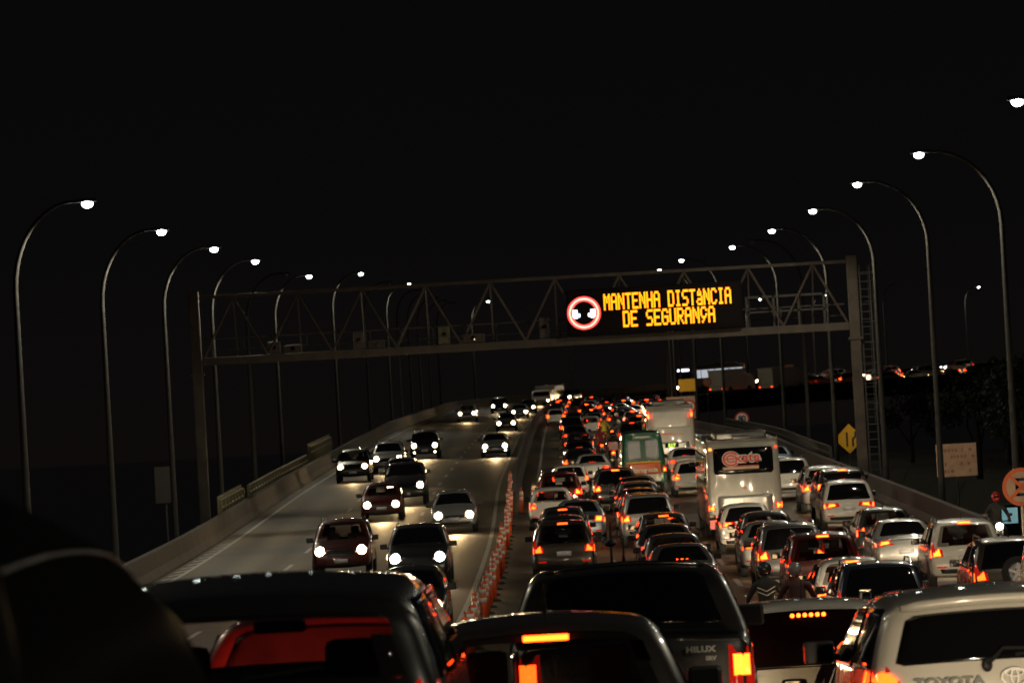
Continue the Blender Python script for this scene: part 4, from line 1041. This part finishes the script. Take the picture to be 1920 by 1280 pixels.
# traffic on the bend beyond
def on_bend(name, t, color, s, off, label, cat, rev=False, **kw):
    p = road(s, off); pitch, ph = road_pose(s)
    return vehicle(name, t, color, p, -ph+(PI if rev else 0), (-pitch if rev else pitch), label, cat, **kw)
on_bend('bus', 'bus', 'navy', 536, -2.6, 'far oncoming bus with a row of lit white windows left of the yellow board', 'bus', rev=True, head=HG, winlit=True, group=GO, tail='off')
on_bend('truck', 'truck', 'white', 531, 5.8, 'far white truck behind the yellow board', 'truck', tail='mid', group=GQ)
on_bend('truck', 'truck', 'offwhite', 537, 9.3, 'far long-bodied pale truck turning right beyond the round orange sign', 'truck', tail='mid', group=GQ)
far = [(549, -3, 1, 'suv', 'silver'), (552, -6.2, 1, 'sedan', 'grey'), (551, 4, 0, 'sedan', 'black'), (554, 7, 0, 'suv', 'graphite'), (556.6, 4, 0, 'sedan', 'white'), (559.5, -3, 1, 'suv', 'white'),
       (562.5, 4, 0, 'suv', 'white'), (565, 7, 0, 'sedan', 'silver'), (567, -3, 1, 'sedan', 'grey'), (569.5, 4, 0, 'suv', 'silver'), (570, -6.2, 1, 'hatch', 'white'), (574, -3, 1, 'sedan', 'silver'), (576.5, 5, 0, 'sedan', 'graphite'),
       (580, -6.2, 1, 'suv', 'silver'), (585, -3, 1, 'hatch', 'silver'), (588, 5, 0, 'sedan', 'graphite')]
cn = {'silver': 'silver', 'black': 'black', 'graphite': 'dark grey', 'grey': 'grey', 'white': 'white'}
for k_, (s, off, rv, t, c) in enumerate(sorted(far)):
    on_bend({'hatch': 'hatchback'}.get(t, t), t, c, s, off, 'tiny %s car %s, %s from the left on the distant bend' % (cn[c], 'showing headlights' if rv else 'showing tail lights', nth(k_+1)), 'suv' if t == 'suv' else 'car',
            rev=bool(rv), head=(HG if s % 2 else HW) if rv else None, tail='bright', group='tiny cars on the distant bend')
van2 = on_bend('suv', 'suv', 'white', 558, 10.2, 'far white tall car right of the small blue sign on the bend', 'suv', tail='mid', group='tiny cars on the distant bend')

# ------------------------------------------------------------------ motorcycles and riders
def skin_mesh(name, verts, edges, radii, mat, sub=2):
    me = bpy.data.meshes.new(name); me.from_pydata(verts, edges, [])
    o = bpy.data.objects.new(name, me); COL.objects.link(o)
    m = o.modifiers.new('s', 'SKIN'); m.use_smooth_shade = True
    for i, r in enumerate(radii):
        sv = me.skin_vertices[0].data[i]; sv.radius = (r, r) if not isinstance(r, tuple) else r; sv.use_root = (i == 0)
    s2 = o.modifiers.new('u', 'SUBSURF'); s2.levels = sub; s2.render_levels = sub
    dg = bpy.context.evaluated_depsgraph_get(); out = bpy.data.meshes.new_from_object(o.evaluated_get(dg))
    bpy.data.objects.remove(o); out.materials.clear(); out.materials.append(MATS[mat]); out.name = name; return out
v = [(0, 0, .86), (0, .03, 1.05), (0, .07, 1.26), (0, .10, 1.40), (0, .12, 1.50), (0, .14, 1.62)]; r = [(.17, .13), (.155, .12), (.19, .13), (.15, .10), (.06, .06), (.085, .10)]
ed = [(0, 1), (1, 2), (2, 3), (3, 4), (4, 5)]
for sg in (1, -1):
    b = len(v)
    v += [(sg*.20, .10, 1.37), (sg*.33, .22, 1.13), (sg*.33, .46, 1.02), (sg*.32, .53, 1.01)]; r += [.075, .052, .04, .035]
    ed += [(3, b), (b, b+1), (b+1, b+2), (b+2, b+3)]
    for q, (dx, L_) in enumerate(((-.035, .07), (-.012, .08), (.012, .075), (.035, .06))):    # fingers closed round the grip
        c = len(v); v += [(sg*.32+dx, .58, 1.015), (sg*.32+dx, .59, .975), (sg*.32+dx, .555, .96)]; r += [.010, .010, .009]; ed += [(b+3, c), (c, c+1), (c+1, c+2)]
    c = len(v); v += [(sg*.285, .55, .985)]; r += [.011]; ed += [(b+3, c)]
    d = len(v)
    v += [(sg*.13, .02, .82), (sg*.22, .42, .74), (sg*.20, .22, .38), (sg*.20, .20, .30), (sg*.20, .34, .27)]; r += [.10, .075, .05, .045, .04]
    ed += [(0, d), (d, d+1), (d+1, d+2), (d+2, d+3), (d+3, d+4)]
rider = skin_mesh('person', v, ed, r, 'jacket_black')
helm = MB().sphere((0, .15, 1.66), .135, .155, .145, 18, 12).mesh('helmet', 'helmet_black', True)
visor = MB().sphere((0, .19, 1.66), .11, .125, .07, 14, 8).mesh('visor', 'tinted_glass', True)
mwheel = MB().lathe_x([(-.055, .24), (-.06, .28), (0, .31), (.06, .28), (.055, .24)], 22).mesh('tyre', 'rubber', True)
mrim = MB().lathe_x([(-.03, .02), (-.04, .05), (-.02, .06), (-.02, .22), (-.05, .245), (.05, .245), (.02, .22), (.02, .06), (.04, .05)], 20).mesh('rim', 'rim_metal', True)
mbody = MB().box(-.13, .13, .15, .75, .45, .86, .06).box(-.11, .11, -.45, .1, .62, .78, .04).box(-.14, .14, .2, .6, .25, .48, .04)
mbody.tube([(-.09, 1.05, .31), (-.09, .78, .92)], .03, 8).tube([(.09, 1.05, .31), (.09, .78, .92)], .03, 8).tube([(-.1, -.4, .31), (-.1, .2, .4)], .03, 6).tube([(.1, -.4, .31), (.1, .2, .4)], .03, 6)
mbody.tube([(-.36, .56, .985), (-.2, .66, 1.0), (0, .75, .96), (.2, .66, 1.0), (.36, .56, .985)], .018, 8)
mbody = mbody.mesh('frame', 'black_plastic', True)
mseat = MB().box(-.13, .13, -.45, .28, .78, .86, .035).mesh('seat', 'rubber', True)
mtail = MB().box(-.08, .08, -.56, -.50, .66, .75, .02).mesh('tail_light', 'tail_mid')
mplate = MB().box(-.1, .1, -.58, -.56, .46, .60).mesh('number_plate', 'plate')
mhead = MB().sphere((0, .93, .86), .10, .06, .10, 14, 8).mesh('headlight', 'headlight_off', True)
mexh = MB().tube([(.17, .3, .28), (.18, -.1, .34), (.19, -.5, .42)], [.03, .045, .05], 10).mesh('exhaust', 'chrome', True)
mmir = MB().tube([(-.25, .62, 1.0), (-.33, .58, 1.14)], .008, 5).box(-.40, -.27, .56, .58, 1.13, 1.21, .015).tube([(.25, .62, 1.0), (.33, .58, 1.14)], .008, 5).box(.27, .40, .56, .58, 1.13, 1.21, .015).mesh('mirrors', 'chrome')
mbox = MB().box(-.26, .26, -.78, -.32, .84, 1.30, .03).mesh('delivery_box', 'paint_red')
def moto(D, px, jacket, helmet, label, rlabel, box=False, tail='tail_bright', rev=False, X=None, s_off=None, head=None):
    x = from_px(px, D, .9) if X is None else X
    p = road(D, x-centre(D)[0]); pitch, ph = road_pose(D)
    g = empty('motorcycle', p, -ph+(PI if rev else 0), pitch*(-1 if rev else 1), random.gauss(0, .02))
    for y in (-.42, 1.05):
        t = child(g, 'wheel', mwheel, (0, y, .31)); link('rim', mrim, t)
    for nm, me in (('frame', mbody), ('seat', mseat), ('number_plate', mplate), ('exhaust', mexh), ('mirrors', mmir)): child(g, nm, me)
    child(g, 'tail_light', mtail, (0, 0, 0), tail); child(g, 'headlight', mhead, (0, 0, 0), head or 'headlight_soft')
    if box: child(g, 'delivery_box', mbox)
    tag(g, label, 'motorcycle', 'motorcycles filtering between the lanes')
    r = link('person', rider, None, jacket); r.matrix_world = g.matrix_basis.copy(); r.location = g.location
    r.rotation_euler = g.rotation_euler
    h = link('helmet', helm, r, helmet); link('visor', visor, h)
    if 'chevron' in rlabel:
        mb = MB()
        for k, z in enumerate((1.30, 1.22)):
            for sg in (1, -1): mb.tube([(0, -.135+k*.03, z-.05), (sg*.10, -.115+k*.03, z), (sg*.17, -.07+k*.03, z+.03)], .010, 5)
        mb.build('chevron_stripes', 'reflective_white', r)
    tag(r, rlabel, 'person', 'motorcycle riders'); return g
moto(81, 1440, 'jacket_black', 'helmet_black', 'motorcycle with a red tail lamp just above the white car with brake dots', 'rider in black jacket with pale chevrons, black helmet, back to the camera')
moto(80, 1498, 'jacket_darkred', 'helmet_grey', 'motorcycle in the red glow right of the black-jacketed rider', 'rider in dark red jacket and grey helmet, back to the camera', tail='tail_mid')
moto(228, 1149, 'jacket_black', 'helmet_black', 'motorcycle with a red delivery box left of the green minibus', 'rider in black ahead of a red delivery box', box=True)
moto(246, 1129, 'jacket_red', 'helmet_red', 'motorcycle left of the delivery motorcycle, between the first two lanes', 'rider in red left of the delivery rider', tail='tail_mid')
moto(268, 1163, 'jacket_grey', 'helmet_white', 'motorcycle close behind the glossy black car, right of the riders group', 'rider in grey beside the glossy black car')
moto(290, 1147, 'jacket_grey', 'helmet_red', 'motorcycle with the brightest red lamp in the far group of riders', 'rider in grey with a red helmet in the middle of the far group', tail='brake_hot')
moto(282, 1133, 'jacket_yellow', 'helmet_black', 'motorcycle ridden by the person in a yellow vest', 'rider in a yellow-green vest in the far group', tail='tail_dim')
moto(305, 1158, 'jacket_black', 'helmet_white', 'farthest motorcycle of the group, right of the brightest lamp', 'rider in black with a white helmet farthest up the gap')
moto(121, 0, 'jacket_black', 'helmet_red', 'motorcycle facing the camera beyond the right barrier, one bright headlight', 'dark rider facing the camera beyond the right barrier', rev=True, X=13.25, head=HG, tail='tail_dim')

# ------------------------------------------------------------------ gantry with message sign
GD = 189.0
gz = at(985, 645, GD)                     # lower beam
gy = GD; beam = gz.z
xl = at(376, 800, GD).x; xr = at(1608, 700, GD).x
gr = empty('sign_gantry', (0, gy, 0))
def gpart(name, mb, mat='gantry_paint', parent=gr, smooth=False): return mb.build(name, mat, parent, smooth)
rz0 = road(GD, 0).z
top = at(960, 525, GD).z
for x in (xl, xr):
    gpart('column', MB().box(x-.22, x+.22, -.20, .20, rz0-.6, top+.25, .03).box(x-.40, x+.40, -.36, .36, rz0-.6, rz0-.4).box(x-.30, x+.30, -.27, .27, beam-.6, beam-.5))
gpart('lower_beam', MB().box(xl+.26, xr-.26, -.18, .18, beam-.17, beam+.17, .02).box(xl+.26, xr-.26, 1.3, 1.5, beam-.12, beam+.12))
gpart('top_chord', MB().box(xl+.26, xr-.26, -.07, .07, top-.07, top+.07, .01))
tr = MB(); nbay = 10; bw = (xr-xl-.6)/nbay
for k in range(nbay):
    a = xl+.3+k*bw
    tr.tube([(a, 0, beam+.15), (a+bw/2, 0, top-.05)], .055, 6); tr.tube([(a+bw/2, 0, top-.05), (a+bw, 0, beam+.15)], .055, 6)
    tr.tube([(a+bw/2, 0, top-.05), (a+bw/2, 1.4, beam+.1)], .035, 6)
gpart('diagonals', tr)
wk = MB()
for k in range(int((xr-xl)/1.4)):
    x = xl+.6+k*1.4; wk.box(x-.03, x+.03, 1.42, 1.48, beam, beam+1.05)
wk.box(xl+.3, xr-.3, 1.42, 1.48, beam+.98, beam+1.05); wk.box(xl+.3, xr-.3, 1.42, 1.48, beam+.5, beam+.54)
wk.box(xl+.3, xr-.3, .2, 1.4, beam-.05, beam+.0)
gpart('walkway', wk, 'galvanised')
fr = MB()
for px0 in (1402, 1453, 1500, 1548):
    x = at(px0, 590, GD).x; fr.box(x-.05, x+.05, .5, .6, beam, beam+1.55)
x0 = at(1402, 590, GD).x; x1 = at(1555, 590, GD).x
fr.box(x0, x1, .5, .6, beam+1.45, beam+1.55); fr.box(x0, x1, .5, .6, beam+.80, beam+.88); fr.box(x0, x0+.1, .5, 1.4, beam+.8, beam+.88)
gpart('service_frame', fr, 'galvanised')
# ladder with cage on the right column
ld = MB(); lx = xr+.55
for x in (lx-.22, lx+.22): ld.box(x-.03, x+.03, .1, .16, rz0+.2, top-.2)
z = rz0+.4
while z < top-.3: ld.box(lx-.22, lx+.22, .11, .15, z, z+.03); z += .33
z = rz0+2.4
while z < top: ld.tube([(lx+.34*math.cos(a), .13+.5*max(0, math.sin(a)), z) for a in [PI*k/8 for k in range(9)]], .02, 5); z += .9
for a in (0, PI/3, 2*PI/3, PI): ld.tube([(lx+.34*math.cos(a), .13+.5*math.sin(a), rz0+2.4), (lx+.34*math.cos(a), .13+.5*math.sin(a), top-.1)], .016, 5)
ld.box(lx-.5, lx-.44, .1, .16, top-.6, top-.3); ld.box(xr+.2, lx+.4, .08, .14, top-.55, top-.49)
gpart('ladder', ld, 'galvanised')
tag(gr, 'steel truss gantry spanning both carriageways, with ladder on its right column', 'gantry')
# speed cameras / radar boxes hanging on the beam
for px_, w_, h_, lab in ((548, .75, .36, 'white equipment box on the left part of the gantry beam'), (512, .55, .55, 'small camera unit left of the white box on the gantry beam'), (705, .7, .36, 'pale equipment box at the third truss bay'), (672, .45, .75, 'upright camera unit beside the pale equipment box'),
                     (833, .5, .8, 'yellowish camera unit near the middle of the gantry'), (1022, .42, .95, 'tall grey cabinet left of the message sign'), (888, 1.0, .4, 'long grey equipment box in the middle of the gantry')):
    x = at(px_, 640, GD).x; g = empty('camera_unit', (x, gy, beam+.18))
    MB().box(-w_/2, w_/2, .20, .75, .02, h_, .03).build('housing', 'rail_paint' if 'yellowish' in lab else 'gantry_paint', g)
    MB().lathe_x([(0, .001), (0, .09), (.08, .10), (.09, .001)], 14).build('lens', 'tinted_glass', g).matrix_local = Matrix.Translation((0, .20, h_*.55)) @ Matrix.Rotation(-PI/2, 4, 'Z')
    MB().box(-.03, .03, .18, .24, -.1, .1).build('bracket', 'galvanised', g)
    tag(g, lab, 'camera')
# message sign
sx0 = at(1062, 590, GD).x; sx1 = at(1392, 590, GD).x; sz0 = beam+.22; sz1 = sz0+2.02
sg = empty('message_sign', ((sx0+sx1)/2, gy-.5, sz0)); W2 = (sx1-sx0)/2
MB().box(-W2, W2, -.12, .42, 0, sz1-sz0, .03).build('housing', 'matt_black', sg)
MB().box(-W2+.12, W2-.12, -.135, -.121, .12, sz1-sz0-.12).build('screen', 'led_screen', sg)
FONT = {'M': ['10001', '11011', '10101', '10101', '10001', '10001', '10001'], 'A': ['01110', '10001', '10001', '11111', '10001', '10001', '10001'], 'N': ['10001', '11001', '10101', '10101', '10011', '10001', '10001'],
 'T': ['11111', '00100', '00100', '00100', '00100', '00100', '00100'], 'E': ['11111', '10000', '10000', '11110', '10000', '10000', '11111'], 'H': ['10001', '10001', '10001', '11111', '10001', '10001', '10001'],
 'D': ['11110', '10001', '10001', '10001', '10001', '10001', '11110'], 'I': ['01110', '00100', '00100', '00100', '00100', '00100', '01110'], 'S': ['01111', '10000', '10000', '01110', '00001', '00001', '11110'],
 'Â': ['00100', '01010', '01110', '00001', '01111', '10001', '01111'], 'C': ['01110', '10001', '10000', '10000', '10000', '10001', '01110'], 'G': ['01110', '10001', '10000', '10111', '10001', '10001', '01110'],
 'U': ['10001', '10001', '10001', '10001', '10001', '10001', '01110'], 'R': ['11110', '10001', '10001', '11110', '10100', '10010', '10001'], 'Ç': ['01110', '10001', '10000', '10001', '01110', '00100', '01000'], ' ': ['00000']*7}
def led_text(s, xc, zt, dx, dz, name='lettering'):
    mb = MB(); n = len(s)*6-1; x0 = xc-n*dx/2
    for i, ch in enumerate(s):
        for r_, row in enumerate(FONT[ch]):
            for c_, b in enumerate(row):
                if b == '1':
                    x = x0+(i*6+c_)*dx; z = zt-r_*dz
                    mb.box(x-.015, x+dx*1.08, -.145, -.137, z-dz*.96, z)
    return mb.build(name, 'led_amber', sg)
c1 = at(1252, 585, GD).x-(sx0+sx1)/2; c2 = at(1254, 600, GD).x-(sx0+sx1)/2
led_text('MANTENHA DISTÂNCIA', c1, 1.76, .0520, .102)
led_text('DE SEGURANÇA', c2, .98, .0565, .102)
cx = at(1095, 594, GD).x-(sx0+sx1)/2
for rr in (.55, .62, .69):
    mb = MB()
    for k in range(44):
        a = 2*PI*k/44+rr; mb.box(cx+rr*math.cos(a)-.045, cx+rr*math.cos(a)+.045, -.145, -.137, .98+rr*math.sin(a)-.032, .98+rr*math.sin(a)+.032)
    mb.build('ring_symbol', 'led_core' if rr == .62 else 'led_red', sg)
mb = MB()      # two white cars facing each other inside the ring
for s_ in (-1, 1):
    for k in range(7):
        for j in range(7):
            x = .20+k*.055; z = -.17+j*.055
            if (x < .26 and (z > .02 or z < -.12)) or (x > .44 and abs(z-.0) > .16) or math.hypot(x, z) > .52: continue
            mb.box(cx+s_*x-.022, cx+s_*x+.022, -.145, -.137, .95+z-.022, .95+z+.022)
mb.build('car_symbol', 'led_white', sg)
tag(sg, 'wide black electronic sign with amber LED text and red ring, on the gantry', 'message sign')

# ------------------------------------------------------------------ signs
def sign_post(name, loc, h, lab, cat='sign', posts=(0,), rz=0):
    g = empty(name, loc, rz)
    for x in posts: MB().tube([(x, 0, -.4), (x, 0, h)], .04, 8).build('post', 'galvanised', g)
    return tag(g, lab, cat)
def disc(mb, r, y0, y1, cx=0, cz=0, n=32): return mb.prism(circle(cx, cz, r, n), y0, y1)
# 80 sign
p = at(1391, 785, 310); bz = road(310, re_(310)+1.0).z
g = sign_post('speed_limit_sign', (p.x, 310, bz), p.z-bz+.4, 'round white 80 speed limit sign with red ring above the banner bus')
c = Vector((0, 0, p.z-bz))
disc(MB(), .52, -.09, -.07, 0, c.z).build('plate', 'sign_red', g); disc(MB(), .41, -.10, -.091, 0, c.z).build('face', 'sign_white', g)
child(g, 'lettering', text_mesh('80', .60, 'sign_black', .003, .90, .022), (0, -.11, c.z))
# diamond
p = at(1592, 822, 207); bz = road(207, 14.7).z
g = sign_post('warning_sign', (p.x, 207, bz), p.z-bz+.5, 'yellow diamond road-narrows sign partly behind the right gantry column')
d = .72; z = p.z-bz
MB().prism([(-d, z), (0, z-d), (d, z), (0, z+d)], -.09, -.07).build('plate', 'sign_yellow', g)
bl = MB().box(-.16, -.07, -.10, -.092, z-.38, z+.32)
bl.prism([(.12, z-.38), (.21, z-.38), (.21, z-.05), (.34, z+.10), (.34, z+.34), (.25, z+.34), (.25, z+.13), (.12, z-.02)], -.10, -.092)
bl.build('arrow_marks', 'sign_black', g)
# square panel with faded text
p = at(1793, 862, 158); bz = road(158, 14.7).z
g = sign_post('notice_board', (p.x, 158, bz), p.z-bz, 'pinkish square notice board with faded illegible lines, on a post at the right')
z = p.z-bz; MB().box(-.74, .74, -.09, -.05, z-.60, z+.60, .01).build('board', 'sign_pink', g)
tx = MB(); random.seed(11)
for r_, zz in enumerate((.36, .12, -.14, -.40)):
    x = -.60
    while x < .55:
        wd = random.uniform(.05, .12)
        if random.random() > (.12 if x < -.2 else .45): tx.box(x, x+wd, -.095, -.091, z+zz-.05, z+zz+.06)
        x += wd+.05
tx.build('faded_text', 'sign_ink', g)
# no stopping sign
p = at(1914, 912, 119.5); bz = road(119.5, 14.7).z
g = sign_post('no_stopping_sign', (p.x, 119.5, bz), p.z-bz+.2, 'round orange-ringed sign with a crossed black letter at the right edge')
z = p.z-bz; disc(MB(), .53, -.09, -.07, 0, z, 40).build('plate', 'sign_orange', g); disc(MB(), .42, -.10, -.091, 0, z, 40).build('face', 'sign_pink', g)
g.children[-1].data.materials[0] = principled('sign_cream', (.62, .56, .42), .5, noise=.15)
eb = MB()
for (a, b, c_, d) in ((-.17, -.07, -.25, .25), (-.17, .18, .17, .25), (-.17, .12, -.04, .04), (-.17, .18, -.25, -.17)): eb.box(a, b, -.106, -.101, z+c_, z+d)
eb.build('letter', 'sign_black', g)
xb = MB()
for sgn in (1, -1):
    a = sgn*PI/4; ca, sa = math.cos(a), math.sin(a)
    xb.prism([(ca*u-sa*v_, z+sa*u+ca*v_) for u, v_ in ((-.45, -.045), (.45, -.045), (.45, .045), (-.45, .045))], -.112+.001*sgn, -.107+.001*sgn)
xb.build('cross_bars', 'sign_orange', g)
# yellow board on two posts, panel with round sign below it
p = at(1289, 722, 352); bz = road(352, re_(352)-.2).z
g = sign_post('yellow_board', (p.x, 352, bz), p.z-bz, 'plain yellow rectangular board on two posts above the far white bus', posts=(-.55, .18))
MB().box(-.72, .72, -.09, -.05, p.z-bz-.50, p.z-bz+.50, .01).build('board', 'sign_yellow', g)
p = at(1277, 762, 310); bz = road(310, re_(310)).z
g = sign_post('tan_panel', (p.x, 310, bz), p.z-bz-.4, 'tan rectangular panel just behind the roof of the far white bus', posts=(-.8, .8))
MB().box(-1.02, 1.02, -.09, -.05, p.z-bz-.9, p.z-bz+.72, .01).build('board', 'sign_pink', g)
p = at(1292, 762, 304); bz = road(304, re_(304)).z
g = sign_post('round_sign', (p.x, 304, bz), p.z-bz, 'round red-ringed sign half hidden behind the far white bus roof')
disc(MB(), .48, -.09, -.07, 0, p.z-bz).build('plate', 'sign_red', g); disc(MB(), .36, -.10, -.091, 0, p.z-bz).build('face', 'sign_white', g)
p = at(1326, 716, 345); bz = road(345, re_(345)+.8).z
g = sign_post('round_sign', (p.x, 345, bz), p.z-bz, 'small round orange sign right of the yellow board')
disc(MB(), .36, -.09, -.07, 0, p.z-bz).build('plate', 'sign_orange', g); disc(MB(), .25, -.10, -.091, 0, p.z-bz).build('face', 'sign_pink', g)
p = at(1480, 698, 548); g = sign_post('blue_sign', (p.x, 548, p.z-4), 4, 'small blue sign with an orange top plate on the distant bend')
MB().box(-.5, .5, -.09, -.05, 3.2, 4.3).build('board', 'sign_blue', g); MB().box(-.52, .52, -.09, -.05, 4.35, 4.95).build('top_plate', 'sign_pink', g)
MB().prism([(-.2, 4.0), (.2, 4.0), (0, 3.5)], -.1, -.091).build('arrow_mark', 'sign_white', g)
# dim board on the left
p = at(310, 912, 172); bz = road(172, -12.2).z
g = sign_post('dark_board', (p.x, 172, bz-.3), p.z-bz+.4, 'dim unlit board on a post behind the left barrier')
MB().box(-.4, .4, -.09, -.05, p.z-bz-.35, p.z-bz+1.1, .01).build('board', 'sign_dark', g)
# lit phone booth by the right barrier
p = at(1893, 968, 124); bz = road(124, 14.8).z
g = empty('phone_booth', (p.x, 124.3, p.z-1.75))
MB().box(-.32, .32, .02, .55, 0, 2.1, .03).build('cabinet', 'matt_black', g)
MB().prism([(-.26, 2.0), (.26, 2.0), (.26, 1.55), (-.26, 1.55)], -.01, .015).build('lit_panel', 'booth_glow', g)
tag(g, 'small roadside cabinet glowing turquoise at the right edge', 'booth')

# ------------------------------------------------------------------ trees on the dark bank
def leaf_crown(name, R, Hh, n, seed):
    rnd = random.Random(seed); V = []; Fc = []
    cl = [(rnd.uniform(-.55, .55)*R, rnd.uniform(-.55, .55)*R, Hh*(.45+.5*rnd.random()), rnd.uniform(.28, .5)*R) for _ in range(11)]
    for i in range(n):
        c = rnd.choice(cl); d = Vector((rnd.gauss(0, 1), rnd.gauss(0, 1), rnd.gauss(0, .8))).normalized()*c[3]*rnd.uniform(.5, 1.05)
        p = Vector(c[:3])+d; u = Vector((rnd.gauss(0, 1), rnd.gauss(0, 1), rnd.gauss(0, 1))).normalized(); w_ = u.cross(Vector((rnd.random(), rnd.random(), 1))).normalized()
        a = rnd.uniform(.10, .26); b = len(V); V += [p-u*a, p+w_*a*.6, p+u*a, p-w_*a*.6]; Fc.append((b, b+1, b+2, b+3))
    return mesh(name, V, Fc, 'leaf')
crowns = [leaf_crown('crown', 3.4, 8.5, 2600, i) for i in range(3)]
trunk = MB().tube([(0, 0, -.5), (.1, 0, 1.5), (0, .1, 3.2), (.1, 0, 5)], [.28, .22, .17, .08], 8).tube([(0, .1, 2.8), (1.1, .4, 4.6), (1.6, .5, 5.6)], [.13, .08, .04], 6).tube([(0, 0, 2.4), (-1.0, -.5, 4.2), (-1.5, -.4, 5.4)], [.12, .08, .04], 6).mesh('trunk', 'bark', True)
random.seed(5)
tl = ['nearest dark tree beyond the right barrier, below the distant bend']
for i, (x, y, sc_) in enumerate(((27, 232, .95), (34, 262, 1.1), (32, 300, 1.0), (41, 315, 1.2), (40, 352, 1.0), (49, 372, 1.25), (47, 412, 1.1), (57, 430, 1.2), (36, 395, .9), (62, 470, 1.2), (52, 460, 1.0))):
    g = empty('tree', (x, y, -4.2), random.uniform(0, 6)); g.scale = (sc_, sc_, sc_)
    link('trunk', trunk, g); link('crown', crowns[i % 3], g)
    tag(g, tl[0] if i == 0 else 'barely lit leafy tree on the right bank, %s nearest to the camera' % nth(i+1), 'tree', 'dark trees on the right bank')
